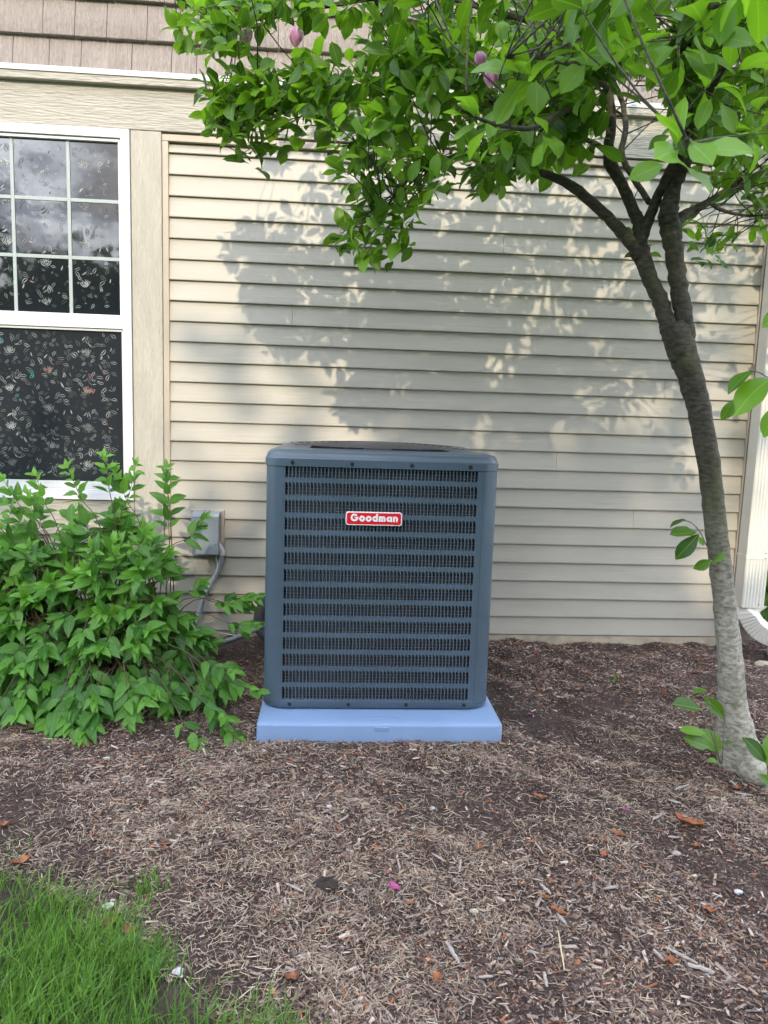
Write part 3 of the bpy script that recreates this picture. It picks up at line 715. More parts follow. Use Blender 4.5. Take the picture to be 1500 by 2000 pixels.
def leaf_set(mt, wd, shape, n, seed):
    rr = random.Random(seed); out = []
    for i in range(n):
        V, F, UV, t = leaf_mesh('leaf', mt, wd*rr.uniform(.82, 1.15), shape, rr.uniform(.1, .55), rr.uniform(.05, .45), rr.uniform(0, .75), rr.uniform(.2, 1))
        me = bpy.data.meshes.new('leaf'); me.from_pydata(V.tolist(), [], F); me.materials.append(mt)
        ul = me.uv_layers.new(name='UVMap'); ul.data.foreach_set('uv', [c for f in F for i_ in f for c in UV[i_]])
        a = me.attributes.new('tint', 'FLOAT', 'POINT'); a.data.foreach_set('value', [t]*len(V))
        me.polygons.foreach_set('use_smooth', [True]*len(me.polygons)); me.update(); out.append((me, V, F, UV, t))
    return out
def basis(d, nrm):
    d = d.normalized(); n = (nrm-d*nrm.dot(d))
    n = n.normalized() if n.length > 1e-4 else Vector((0, 0, 1)).cross(d).normalized()
    x = d.cross(n).normalized(); return Matrix((x, d, n)).transposed()
def emit(leaves, lset, mt, parent, singles=300, stuff='foliage', leafname='leaf'):
    """leaves: (pos, dir, normal, size, tint shift). Largest in view become objects, the rest one mesh"""
    def score(l):
        v = l[0]-CAM; z = v.dot(_f)
        if z < .1: return -1
        u, w_ = v.dot(RT)/z*FPX, v.dot(DN)/z*FPX
        if abs(u) > 740 or abs(w_) > 990: return -1
        return l[3]/z
    order = sorted(leaves, key=score, reverse=True)
    Vs = []; Fs = []; UVs = []; Ts = []; off = 0
    for i, (p, d, nn, s, dt) in enumerate(order):
        k = R.randrange(len(lset)) if dt <= .3 else max(R.sample(range(len(lset)), 5), key=lambda q_: lset[q_][4]); me, V, F, UV, t = lset[k]; B = basis(d, nn)
        if i < singles:
            o = bpy.data.objects.new(leafname, me); COL.objects.link(o)
            o.matrix_world = Matrix.Translation(p) @ (B.to_4x4()) @ Matrix.Scale(s, 4); mw = o.matrix_world.copy()
            o.parent = parent; o.matrix_parent_inverse = Matrix.Translation(-Vector(parent.location)); o.matrix_basis = mw
        else:
            W = (np.array(B) @ (V.T*s)).T+np.array(p); Vs.append(W); Fs += [tuple(off+q for q in f) for f in F]
            UVs += [c for f in F for i_ in f for c in UV[i_]]; Ts += [t+R.uniform(0, .25)+dt]*len(V); off += len(V)
    if Vs:
        me = bpy.data.meshes.new(stuff); me.from_pydata(np.vstack(Vs).tolist(), [], Fs); me.materials.append(mt)
        ul = me.uv_layers.new(name='UVMap'); ul.data.foreach_set('uv', UVs)
        a = me.attributes.new('tint', 'FLOAT', 'POINT'); a.data.foreach_set('value', Ts)
        me.polygons.foreach_set('use_smooth', [True]*len(me.polygons)); me.update()
        o = bpy.data.objects.new(stuff, me); COL.objects.link(o); o['kind'] = 'stuff'; keep(o, parent)
def inpoly(x, y, P):
    c = False; j = len(P)-1
    for i in range(len(P)):
        if (P[i][1] > y) != (P[j][1] > y) and x < (P[j][0]-P[i][0])*(y-P[i][1])/(P[j][1]-P[i][1])+P[i][0]: c = not c
        j = i
    return c
def rvec(s=1): return Vector((R.gauss(0, s), R.gauss(0, s), R.gauss(0, s)))

# ------------------------------------------------------------------ magnolia tree
tree = thing('magnolia_tree', 'leafy magnolia tree with curved pale trunk right of the air conditioner', 'tree', (2.36, -1.5, -.05))
def limb(pts, n=None, sides=12, tint=0, wob=.004):
    """pts: (u, v, y, radius in photo px)"""
    arr = []
    for (u, v, y, r) in pts:
        p = at(u, v, y); arr.append((p.x, p.y, p.z, r*(p-CAM).dot(_f)/FPX))
    sp_ = spline(arr, n or len(pts)*5)
    for i in range(1, len(sp_)-1):
        sp_[i, :3] += RN.uniform(-1, 1, 3)*min(wob, sp_[i, 3]*.12); sp_[i, 3] = max(sp_[i, 3]*RN.uniform(.97, 1.03), .0012)
    return sp_
limbs = []
def add_limb(pts, name='branch', sides=10, tf=lambda z: 0, n=None, wob=.004):
    s_ = limb(pts, n, wob=wob); m = MB()
    m.tube([Vector(p[:3]) for p in s_], [p[3] for p in s_], sides, tints=[(tf(p[2]),)*3 for p in s_])
    o = m.build(name, M['bark'], None, smooth=True); keep(o, tree); limbs.append(s_); return s_
pale = lambda z: min(1, max(0, (.98-z)/.5))
# trunk with root flare, irregular section
tp = limb([(1468, 1560, -1.53, 62), (1462, 1528, -1.52, 56), (1454, 1500, -1.51, 48), (1443, 1460, -1.50, 40), (1433, 1400, -1.49, 31), (1429, 1340, -1.485, 25), (1422, 1250, -1.48, 22.5), (1413, 1160, -1.475, 21), (1404, 1080, -1.47, 20.5), (1395, 1000, -1.46, 20.5), (1384, 900, -1.455, 21.5), (1367, 800, -1.45, 22), (1352, 740, -1.45, 23.5), (1338, 700, -1.45, 27), (1322, 655, -1.45, 28), (1312, 630, -1.45, 25)], 90, wob=.002)
m = MB(); rings = []; tints = []
for i, p in enumerate(tp):
    c = Vector(p[:3]); d = Vector(tp[min(i+1, len(tp)-1)][:3])-Vector(tp[max(i-1, 0)][:3]); d.normalize()
    a = Vector((1, 0, 0)); a = (a-d*a.dot(d)).normalized(); b = d.cross(a); ring = []
    for k in range(24):
        th = 2*PI*k/24; fl = max(0, 1-(p[2]+.06)/.16)
        rr_ = p[3]*(1+.05*math.sin(3*th+p[2]*5)+.035*math.sin(5*th-p[2]*9)+fl*.22*math.sin(4*th+.8)+.012*math.sin(p[2]*31+2*th))
        ring.append(c+(a*math.cos(th)+b*math.sin(th))*rr_)
    rings.append(ring); tints.append((pale(p[2]),)*3)
m.loft(rings, True, True, tints); o = m.build('trunk', M['bark'], None, smooth=True); keep(o, tree); limbs.append(tp)
# the pale cut root knob at the foot
m = MB(); kc = at(1474, 1505, -1.60); rings = []
for i in range(9):
    a = PI*i/8*.98+.02; rings.append([kc+Vector((.055*math.sin(a)*math.cos(2*PI*k/16)*(1+.12*math.sin(3*2*PI*k/16)), .05*math.sin(a)*math.sin(2*PI*k/16), .045*math.cos(a)-.01)) for k in range(16)])
m.loft(rings, True, True, [(1,)*3]*9); o = m.build('root_knob', M['bark'], None, smooth=True); keep(o, tree)
Ls = add_limb([(1328, 700, -1.45, 18), (1308, 645, -1.45, 16.5), (1290, 590, -1.44, 15.5), (1269, 540, -1.43, 15), (1252, 490, -1.42, 17), (1246, 465, -1.42, 15)])
Rs = add_limb([(1342, 700, -1.455, 18), (1337, 640, -1.455, 18), (1330, 590, -1.46, 17.5), (1323, 540, -1.465, 17), (1317, 490, -1.47, 18), (1308, 440, -1.47, 20), (1306, 405, -1.47, 18), (1316, 365, -1.48, 15), (1332, 320, -1.5, 14), (1344, 270, -1.52, 13), (1352, 190, -1.5, 11), (1342, 90, -1.45, 9), (1330, -40, -1.4, 7), (1325, -200, -1.35, 4)])
add_limb([(1250, 500, -1.42, 15), (1228, 468, -1.42, 13), (1195, 432, -1.41, 11), (1155, 395, -1.40, 10.5), (1118, 365, -1.38, 10), (1080, 345, -1.36, 8), (1010, 322, -1.33, 6), (940, 305, -1.30, 5), (870, 310, -1.27, 4.5), (810, 340, -1.24, 3.5), (765, 390, -1.22, 2.6), (740, 440, -1.2, 1.8)])
add_limb([(1250, 480, -1.42, 14), (1248, 440, -1.42, 13), (1233, 400, -1.43, 11), (1210, 350, -1.44, 11), (1192, 318, -1.45, 12), (1190, 280, -1.46, 10), (1194, 230, -1.47, 9.5), (1186, 170, -1.48, 9), (1184, 120, -1.5, 8), (1188, 60, -1.5, 7), (1180, -60, -1.5, 5), (1160, -220, -1.5, 3)])
add_limb([(1252, 470, -1.42, 12), (1266, 430, -1.43, 11), (1284, 385, -1.45, 9.5), (1302, 345, -1.5, 8.5), (1330, 290, -1.6, 8), (1365, 220, -1.75, 7), (1410, 140, -1.9, 6), (1470, 60, -2.0, 5), (1540, -40, -2.1, 3)])
add_limb([(1268, 395, -1.40, 6), (1240, 352, -1.3, 6), (1214, 300, -1.2, 6), (1222, 250, -1.12, 5.5), (1212, 190, -1.0, 5), (1180, 120, -.9, 4), (1150, 20, -.8, 3)])
add_limb([(1312, 460, -1.47, 12), (1330, 425, -1.46, 11), (1362, 408, -1.43, 8.5), (1400, 385, -1.40, 7.5), (1450, 355, -1.36, 7), (1510, 330, -1.3, 6), (1600, 300, -1.2, 4)])
add_limb([(1385, 395, -1.41, 5), (1410, 410, -1.36, 4), (1450, 420, -1.3, 3), (1510, 425, -1.2, 2)], sides=6)
add_limb([(1192, 300, -1.45, 6), (1150, 275, -1.43, 5), (1090, 262, -1.40, 5), (1010, 235, -1.36, 5), (950, 190, -1.32, 6), (880, 152, -1.28, 6.5), (800, 168, -1.24, 6), (745, 182, -1.2, 5), (690, 178, -1.17, 4), (620, 190, -1.15, 3.5), (540, 215, -1.15, 3), (470, 250, -1.15, 2.5), (430, 290, -1.15, 1.6)])
add_limb([(1188, 140, -1.5, 6), (1080, 60, -1.45, 6), (960, 20, -1.38, 5.5), (840, -10, -1.3, 5), (740, -5, -1.25, 4.5), (620, 15, -1.2, 4), (540, 25, -1.2, 3.5), (450, 18, -1.2, 3), (380, 5, -1.2, 2.2), (320, -10, -1.2, 1.5)])
add_limb([(732, -60, -1.25, 5), (735, 10, -1.22, 4.5), (738, 60, -1.2, 4.5), (746, 115, -1.18, 4), (742, 170, -1.17, 3)])
add_limb([(1340, 330, -1.5, 8), (1348, 290, -1.8, 8), (1350, 285, -2.2, 8), (1345, 280, -2.6, 8), (1342, 272, -2.75, 5)], sides=8)
add_limb([(1186, 170, -1.5, 6), (1130, 130, -1.9, 7), (1060, 110, -2.2, 7), (990, 110, -2.4, 5)], sides=8)
add_limb([(1350, 150, -1.5, 7), (1330, 60, -2.0, 8), (1360, 20, -2.4, 9), (1400, 10, -2.6, 6)], sides=8)
add_limb([(1192, 230, -1.47, 5), (1110, 215, -1.7, 5), (1040, 250, -1.9, 5), (960, 240, -2.0, 4), (900, 215, -2.05, 3)], sides=8)
add_limb([(1350, 200, -1.5, 6), (1420, 190, -1.4, 6), (1500, 160, -1.3, 5), (1600, 120, -1.2, 3)])
skel = np.vstack([s_[::2] for s_ in limbs[1:]])

TL = leaf_set(M['treeleaf'], .56, obov, 9, 21)
tl = []; twigs = MB()
def rosette(p, out, n, size, src=None, spread=1.0, bright=0):
    """a twig ending at p with whorled leaves"""
    if src is None:
        d = np.linalg.norm(skel[:, :3]-np.array(p), axis=1)+.25*np.maximum(0, np.array(skel[:, 2]-p[2])); j = int(np.argsort(d)[int(abs(R.gauss(0, 5)))]); src = Vector(skel[j, :3])
        if (src-p).length > .42: src = p+(src-p).normalized()*.42+Vector((0, 0, .03))
    md = (src+p)/2+Vector((R.gauss(0, .02), R.gauss(0, .02), R.uniform(-.03, .03)))
    sp_ = spline([src, md, p, p+out*.02], 7); r0 = .0014+.004*min(.35, (src-p).length)
    twigs.tube([Vector(a) for a in sp_], [r0*(1-.7*i/7) for i in range(8)], 5, tints=[(0.15,)*3]*8)
    L0 = out.normalized()
    for k in range(n):
        fr = k/max(1, n-1); base = p-L0*(.075*(1-fr)*R.uniform(.7, 1.1))
        a = k*2.4+R.uniform(-.4, .4); s1 = L0.cross(Vector((0, 0, 1)));
        if s1.length < .1: s1 = Vector((1, 0, 0))
        s1.normalize(); s2 = L0.cross(s1)
        rad_ = s1*math.cos(a)+s2*math.sin(a)
        d = L0*R.uniform(.35, .9)*(.5+fr)+rad_*R.uniform(.6, 1.0)*spread+Vector((0, 0, R.uniform(-.45, .15)))
        d.normalize(); nn = Vector((0, 0, 1))*.8+L0*.15-d*.2+rvec(.42)+Vector((0, -.28, 0))
        s = size*R.uniform(.6, 1.12); pb = base+d*.012
        tl.append((pb, d, nn, s, bright))
def zone(poly, n, y0, y1, size, k0=5, k1=9, hole=()):
    n = int(n*1.45); size *= 1.06
    us = [p[0] for p in poly]; vs = [p[1] for p in poly]; c = 0; g = 0
    while c < n and g < n*40:
        g += 1; u, v = R.uniform(min(us), max(us)), R.uniform(min(vs), max(vs))
        if not inpoly(u, v, poly) or any((u-a)**2/(ra*ra)+(v-b)**2/(rb*rb) < 1 for a, b, ra, rb in hole): continue
        y = R.uniform(y0, y1); p = at(u, v, y); c += 1
        out = Vector((-.45, -.15, .25))+rvec(.45) if u < 1150 else Vector((.1, -.2, .2))+rvec(.5)
        rosette(p, out.normalized(), R.randint(k0, k1), size, bright=.4 if R.random() < .16 else 0)
HOLES = [(1265, 165, 48, 55), (1400, 70, 1, 1), (1235, 250, 25, 45), (640, 290, 55, 26), (900, 470, 5, 5), (590, 40, 40, 20), (700, 40, 20, 25), (960, 60, 20, 20), (1290, 215, 30, 22)]
# left spray, main spray, drooping spray
zone([(330, -20), (345, 60), (380, 90), (480, 80), (560, 60), (640, 20), (640, -30)], 26, -1.45, -1.0, .085, hole=HOLES)
zone([(400, 165), (400, 215), (440, 275), (500, 295), (560, 255), (600, 225), (640, 210), (640, 130), (560, 110), (480, 140)], 38, -1.35, -.95, .085, hole=HOLES)
zone([(560, 90), (620, 260), (600, 300), (660, 330), (760, 330), (860, 350), (940, 350), (1010, 330), (1050, 290), (1050, 60), (880, 60), (700, 120)], 100, -1.6, -.75, .085, hole=HOLES)
zone([(660, 0), (1000, -10), (1000, 120), (900, 120), (720, 100)], 34, -1.5, -.85, .085, hole=HOLES)
zone([(680, 330), (720, 400), (650, 445), (660, 480), (720, 490), (800, 475), (840, 435), (810, 380), (860, 330)], 24, -1.35, -1.05, .08, 4, 6)
zone([(1000, 60), (1150, 30), (1160, 300), (1080, 320), (1000, 310)], 46, -1.8, -.7, .09, hole=HOLES)
zone([(1150, 0), (1560, -20), (1560, 250), (1400, 290), (1310, 250), (1180, 120)], 92, -2.0, -.6, .092, hole=HOLES)
zone([(1350, 280), (1560, 250), (1560, 400), (1460, 370), (1390, 350)], 20, -1.7, -.8, .085, 3, 6)
zone([(1340, 430), (1420, 420), (1520, 400), (1520, 450), (1370, 500), (1335, 470)], 12, -1.35, -.9, .07, 2, 4)
zone([(1235, 420), (1262, 480), (1262, 545), (1240, 535)], 2, -1.3, -1.2, .06, 2, 3)
# crown above the frame (it throws the upper shadows on the wall)
zone([(380, -20), (500, -140), (800, -230), (1250, -330), (1650, -300), (1650, -20)], 105, -2.0, -.7, .09, hole=())
zone([(900, -20), (1100, -250), (1600, -250), (1600, 60), (1250, 20)], 42, -2.7, -1.7, .09, hole=())
zone([(1560, -150), (1850, -150), (1850, 560), (1760, 560), (1680, 400), (1590, 300)], 80, -1.8, -.5, .09)
# near sprays, larger in the picture
for (u, v, y, ou, n, s) in ((1342, 272, -2.72, (0, -.4, .1), 7, .10), (1375, 60, -2.5, (.1, -.4, .0), 6, .10), (1140, 100, -2.35, (-.3, -.4, .2), 6, .10), (1010, 150, -2.35, (-.6, -.3, -.1), 6, .10),
                        (1090, 60, -2.3, (-.2, -.3, .6), 5, .10), (1330, 120, -2.4, (.1, -.3, -.7), 4, .11), (1450, 130, -2.3, (.3, -.3, .2), 5, .09), (1480, 40, -2.5, (.3, -.3, .1), 5, .09),
                        (1240, 30, -2.3, (0, -.3, .5), 5, .09), (1500, 260, -2.3, (.4, -.2, 0), 4, .09), (920, 230, -2.05, (-.6, -.3, 0), 6, .09), (1060, 270, -1.95, (-.3, -.3, -.2), 5, .09), (1250, 80, -2.4, (.2, -.2, .2), 5, .09),
                        (960, 280, -1.75, (-.3, -.3, -.4), 5, .09), (1180, 60, -2.1, (0, -.3, .3), 6, .09), (1400, 190, -2.2, (.2, -.2, -.3), 5, .09)):
    rosette(at(u, v, y), Vector(ou).normalized(), n, s, spread=1.1, bright=.45)
# leaves growing straight from the trunk
for (u, v, tu, tv, s) in ((1333, 1052, 1372, 1066, .075), (1350, 1060, 1378, 1070, .05), (1352, 1035, 1312, 1045, .055), (1340, 1018, 1308, 1020, .045), (1392, 1090, 1352, 1118, .055), (1388, 1092, 1422, 1080, .055)):
    pass
def tleaf(u0, v0, u1, v1, y, nrm=(0, -1, .4), sink=None):
    a, b = at(u0, v0, y), at(u1, v1, y-.01); (sink if sink is not None else tl).append((a, (b-a), Vector(nrm), (b-a).length, 0))
sk = at(1378, 1056, -1.46)
twigs.tube([Vector(a) for a in spline([at(1380, 1066, -1.46), at(1368, 1040, -1.5), at(1352, 1022, -1.52), at(1336, 1016, -1.53)], 10)], .0018, 5, tints=[(.3,)*3]*11)
tleaf(1340, 1015, 1307, 1021, -1.53, (0, -.3, 1)); tleaf(1366, 1042, 1318, 1094, -1.54, (-.3, -1, .4)); tleaf(1362, 1040, 1308, 1042, -1.52, (0, -.6, 1)); tleaf(1362, 1046, 1376, 1066, -1.53)
tleaf(1390, 1094, 1356, 1112, -1.535, (0, -1, .2)); tleaf(1391, 1100, 1420, 1078, -1.535, (-.2, -1, .3))
# drooping leaves at the right edge
twigs.tube([Vector(a) for a in spline([at(1540, 700, -1.9), at(1510, 738, -1.9), at(1482, 727, -1.9), at(1465, 724, -1.9)], 10)], .0018, 5, tints=[(.3,)*3]*11)
tleaf(1472, 724, 1415, 756, -1.9, (0, -.4, 1)); tleaf(1508, 738, 1424, 790, -1.92, (.3, -.5, 1)); tleaf(1432, 780, 1412, 822, -1.93, (0, -1, .3)); tleaf(1512, 790, 1494, 856, -1.9, (0, -1, .3)); tleaf(1530, 600, 1490, 640, -1.9)
o = twigs.build('twigs', M['bark'], None, smooth=True); o['kind'] = 'stuff'; keep(o, tree)
emit(tl, TL, M['treeleaf'], tree)
# pink blossoms
def blossom(u, v, y, ln, tip=(0, -.05, 1)):
    p = at(u, v, y); ax = Vector(tip).normalized(); s1 = ax.cross(Vector((0, 1, 0))).normalized(); s2 = ax.cross(s1); m = MB()
    for k in range(6):
        a = k*PI/3+.2; dr = s1*math.cos(a)+s2*math.sin(a); ct = s1*-math.sin(a)+s2*math.cos(a); rows = []
        for i in range(6):
            t = i/5; rr_ = ln*(.06+.30*math.sin(PI*min(t*.8, 1))+(.10*t*t if k % 2 else 0)); w_ = ln*.22*math.sin(PI*(.08+.80*t)); c = p+ax*ln*t+dr*rr_
            rows.append([c-ct*w_, c+dr*.1*w_, c+ct*w_])
        m.loft(rows, False, False)
    keep(m.build('blossom', M['petal'], None, smooth=True), tree)
blossom(483, 88, -1.28, .050, (-.1, -.1, 1)); blossom(577, 92, -1.25, .055, (.05, -.1, 1)); blossom(958, 172, -1.7, .05, (0, 0, 1)); blossom(945, 130, -1.7, .04, (-.5, 0, 1))

# suckers at the foot of the trunk: plants of their own
def ground_sprout(name, label, root, segs, mt, cat='seedling'):
    t_ = thing(name, label, cat, (root.x, root.y, hz(root.x, root.y)))
    return t_
rt = at(1412, 1470, -1.56); spt = thing('magnolia_sucker', 'broad green sucker leaves at the left foot of the magnolia trunk', 'plant', (rt.x, rt.y, -.04))
sl_ = []
for (a, b, c, d, y, nn) in ((1370, 1386, 1314, 1372, -1.66, (0, -.5, 1)), (1415, 1402, 1380, 1362, -1.60, (-.2, -1, .3)), (1378, 1432, 1328, 1424, -1.68, (0, -.5, 1)), (1385, 1460, 1336, 1440, -1.69, (0, -.7, .8)), (1408, 1472, 1380, 1424, -1.66, (.3, -1, .3)), (1404, 1490, 1383, 1482, -1.70, (0, -.4, 1)), (1382, 1350, 1354, 1348, -1.6, (0, -.3, 1)), (1412, 1452, 1432, 1446, -1.64, (0, -.6, 1))):
    tleaf(a, b, c, d, y, nn, sl_)
emit(sl_, TL, M['treeleaf'], spt)
m = MB()
for pts in (((1410, 1492, -1.62), (1413, 1440, -1.62), (1416, 1398, -1.60)), ((1408, 1492, -1.66), (1392, 1440, -1.67), (1370, 1385, -1.66)), ((1406, 1490, -1.67), (1390, 1400, -1.64), (1380, 1350, -1.6))):
    m.tube([Vector(a) for a in spline([at(*p) for p in pts], 8)], .002, 5, tints=[(.4,)*3]*9)
keep(m.build('stem', M['bark'], None, smooth=True), spt)
rt = at(1490, 1530, -1.72); sp2 = thing('magnolia_sucker', 'green sucker leaves on the right of the trunk foot at the picture edge', 'plant', (rt.x, rt.y, -.04)); sl_ = []
tleaf(1496, 1490, 1463, 1442, -1.72, (0, -1, .4), sl_); tleaf(1500, 1500, 1518, 1440, -1.72, (0, -1, .4), sl_); tleaf(1515, 1545, 1490, 1512, -1.75, (0, -1, .6), sl_); tleaf(1510, 1480, 1540, 1450, -1.74, (0, -1, .6), sl_)
emit(sl_, TL, M['treeleaf'], sp2)
m = MB(); m.tube([Vector(a) for a in spline([at(1505, 1560, -1.72), at(1500, 1520, -1.72), at(1498, 1492, -1.72)], 8)], .002, 5, tints=[(.4,)*3]*9); keep(m.build('stem', M['bark'], None, smooth=True), sp2)

# ------------------------------------------------------------------ bush
bush = thing('shrub', 'bright green leafy shrub below the window left of the air conditioner', 'shrub', (-.1, -.75, -.05))
BL = leaf_set(M['bushleaf'], .50, ovate, 9, 33); bl = []; bst = MB()
BP = [(-160, 960), (-20, 985), (60, 1010), (130, 985), (190, 960), (235, 975), (270, 1010), (285, 1050), (275, 1100), (300, 1150), (380, 1185), (440, 1205), (440, 1240), (420, 1280), (470, 1330), (470, 1370), (430, 1440), (380, 1450), (330, 1400), (280, 1400), (240, 1440), (180, 1450), (80, 1450), (20, 1420), (-160, 1440)]
def bstem(tip, nl, size, base=None, y=None, updir=.5, bare=.45):
    b = base or Vector((R.uniform(-.5, .25), R.uniform(-.85, -.6), -.04))
    md = b.lerp(tip, .5)+Vector((0, 0, .12+.25*updir*(tip-b).length)); md2 = b.lerp(tip, .82)+Vector((0, 0, .06*updir+.03))
    sp_ = [Vector(a) for a in spline([b, md, md2, tip], 16)]
    bst.tube(sp_, [.0032*(1-.75*i/16) for i in range(17)], 5)
    for k in range(nl):
        t = bare+(1-bare)*(k+1)/nl; i = min(15, int(t*16-.001)); p = sp_[i].lerp(sp_[i+1], t*16-i if t < 1 else 1); ax = (sp_[i+1]-sp_[i]).normalized()
        s1 = ax.cross(Vector((0, 0, 1)));
        if s1.length < .2: s1 = Vector((1, 0, 0))
        s1.normalize(); rot = (k % 2)*PI/2+R.uniform(-.3, .3); s2 = ax.cross(s1); sd = s1*math.cos(rot)+s2*math.sin(rot)*.5
        young = t > .85; s = size*(R.uniform(.45, .75) if young else R.uniform(.8, 1.15))
        for q in (1, -1):
            d = ax*R.uniform(.5, .9)+sd*q*R.uniform(.7, 1.0)+Vector((0, -.12, -.16+R.uniform(-.3, .2))); nn = Vector((0, -.75, .75))+rvec(.25)
            bl.append((p+d.normalized()*.006, d, nn, s, .35 if young else 0))
    d = (sp_[-1]-sp_[-2]).normalized(); bl.append((sp_[-1], d+Vector((0, 0, .1)), Vector((0, -1, .3)), size*.6, .5))
c = 0
while c < 270:
    u, v = R.uniform(-160, 480), R.uniform(950, 1460)
    if not inpoly(u, v, BP): continue
    lo = (v-950)/500; yf = -.50-.80*lo**.9+.10*(u > 330); y = yf+abs(R.gauss(0, .16)); 
    if y > -.12: continue
    p = at(u, v, y)
    if p.z < .0: p.z = .0+R.uniform(0, .03)
    c += 1; bstem(p, R.randint(3, 6), R.uniform(.082, .112), base=Vector((R.uniform(-.55, .2)*.6+p.x*.35, R.uniform(-.82, -.6), -.04)), updir=R.uniform(.3, .8)*(1 if lo < .7 else .7), bare=.5)
for _ in range(85):
    p = at(R.uniform(-160, 330), R.uniform(1030, 1300), R.uniform(-1.0, -.55))
    bstem(p, R.randint(5, 7), R.uniform(.08, .105), base=Vector((R.uniform(-.5, .15)*.5+p.x*.5, R.uniform(-.82, -.6), -.04)), updir=.35, bare=.3)
# individual shoots that stand out of the mass
for (u, v, y, n) in ((205, 893, -.62, 7), (133, 915, -.66, 6), (228, 922, -.6, 5), (265, 910, -.55, 6), (325, 915, -.55, 7), (52, 965, -.7, 5), (8, 940, -.7, 5), (15, 985, -.75, 5), (400, 1012, -.5, 7), (328, 985, -.5, 5), (332, 1112, -.6, 5), (395, 1140, -.62, 5), (500, 1168, -.85, 7), (478, 1165, -.8, 6), (515, 1218, -.95, 6), (505, 1350, -1.2, 5), (475, 1450, -1.30, 5), (400, 1468, -1.33, 5), (455, 1310, -1.15, 5), (440, 1400, -1.25, 5), (95, 1465, -1.33, 5), (160, 1440, -1.32, 5), (70, 930, -.6, 5)):
    bstem(at(u, v, y), n, .084, base=Vector((R.uniform(-.3, .2), -.7, -.04)), updir=.25, bare=.55)
o = bst.build('stems', mat('bush_stem', (.075, .052, .03), .7), None, smooth=True); keep(o, bush)
emit(bl, BL, M['bushleaf'], bush)

# ------------------------------------------------------------------ mulch, straw, grass
def frustum_ok(x, y, mg=300):
    P = np.stack([x, y, np.full_like(x, -.05)], -1)-np.array(CAM); z = P@np.array(_f); u = P@np.array(RT)/z*FPX; v = P@np.array(DN)/z*FPX
    return (z > .2) & (np.abs(u) < 750+mg) & (v < 1000+mg)
def vnoise(x, y, seed, fr):
    r_ = np.random.RandomState(seed); h = np.zeros_like(x)
    for i in range(14):
        a = r_.uniform(0, 6.28); k = fr*r_.uniform(.5, 2.2); h += np.sin(k*(x*math.cos(a)+y*math.sin(a))+r_.uniform(0, 6.28)+1.2*np.sin(k*.6*(x*math.sin(a)-y*math.cos(a))))
    return h/14*2.2
def fast_mesh(name, V, nper, F, tint, m, uv=None, scalar=False):
    n = len(V)//nper; Fa = np.array([q for f in F for q in f], np.int64); ll = np.array([len(f) for f in F])
    loops = (np.arange(n)[:, None]*nper+Fa[None, :]).ravel(); tot = np.tile(ll, n); st_ = np.concatenate([[0], np.cumsum(tot)[:-1]])
    me = bpy.data.meshes.new(name); me.vertices.add(len(V)); me.vertices.foreach_set('co', V.astype(np.float32).ravel())
    me.loops.add(len(loops)); me.loops.foreach_set('vertex_index', loops.astype(np.int32))
    me.polygons.add(len(tot)); me.polygons.foreach_set('loop_start', st_.astype(np.int32)); me.polygons.foreach_set('loop_total', tot.astype(np.int32))
    me.materials.append(m); me.update(calc_edges=True); me.validate()
    if scalar: a = me.attributes.new('tint', 'FLOAT', 'POINT'); a.data.foreach_set('value', np.repeat(tint, nper).astype(np.float32))
    else:
        a = me.color_attributes.new('tint', 'FLOAT_COLOR', 'POINT'); c = np.ones((n, 4)); c[:, :3] = tint; a.data.foreach_set('color', np.repeat(c, nper, 0).astype(np.float32).ravel())
    if uv is not None:
        ul = me.uv_layers.new(name='UVMap'); u_ = np.tile(np.array([uv[q] for f in F for q in f]), (n, 1)); ul.data.foreach_set('uv', u_.astype(np.float32).ravel())
    o = bpy.data.objects.new(name, me); COL.objects.link(o); return o
def scatter(n, keepf):
    X = []; Y = []; c = 0
    while c < n:
        y = RN.uniform(-3.1, .02, n*2); x = RN.uniform(-1.4, 3.88, n*2); k = frustum_ok(x, y) & keepf(x, y)
        dep = (y-CAM.y); k &= RN.uniform(0, 1, len(x)) < np.clip((2.3/np.maximum(dep, .3))**.9, 0, 1)
        X.append(x[k]); Y.append(y[k]); c += k.sum()
    return np.concatenate(X)[:n], np.concatenate(Y)[:n]
def off_pad(x, y): return ~((x > PX0+.01) & (x < PX1-.01) & (y > PY0+.01) & (y < PY1))
# wood chips
n = 270000
x, y = scatter(n, lambda x, y: off_pad(x, y) & (grass_side(x, y) < .06) & (np.clip(vnoise(x, y, 3, 5.5)-.12, 0, .45) < RN.uniform(0, 1, len(x))))
ln = np.exp(RN.normal(math.log(.0080), .58, n)); ln = np.clip(ln, .0035, .05); ln = ln*(1-.35*np.clip(vnoise(x, y, 3, 5.5), 0, 1)); wd = ln*RN.uniform(.12, .42, n); wd = np.clip(wd, .0012, .0085); th = wd*RN.uniform(.25, .6, n)
ang = RN.uniform(0, 2*PI, n); pit = RN.normal(0, .22, n); rol = RN.normal(0, .35, n)
z = hgt(x, y)+RN.uniform(.0, .007, n)
uu = np.stack([np.cos(ang)*np.cos(pit), np.sin(ang)*np.cos(pit), np.sin(pit)], -1)
vv = np.stack([-np.sin(ang)*np.cos(rol), np.cos(ang)*np.cos(rol), np.sin(rol)], -1); ww = np.cross(uu, vv)
C = np.stack([x, y, z], -1)
tmpl = [(-.5, -.4, 0), (.5, -.5, 0), (.42, .5, 0), (-.5, .35, 0), (-.4, -.1, 1), (.4, .1, 1)]
V = np.stack([C+uu*(a*ln)[:, None]+vv*(b*wd)[:, None]+ww*(c_*th)[:, None] for a, b, c_ in tmpl], 1).reshape(-1, 3)
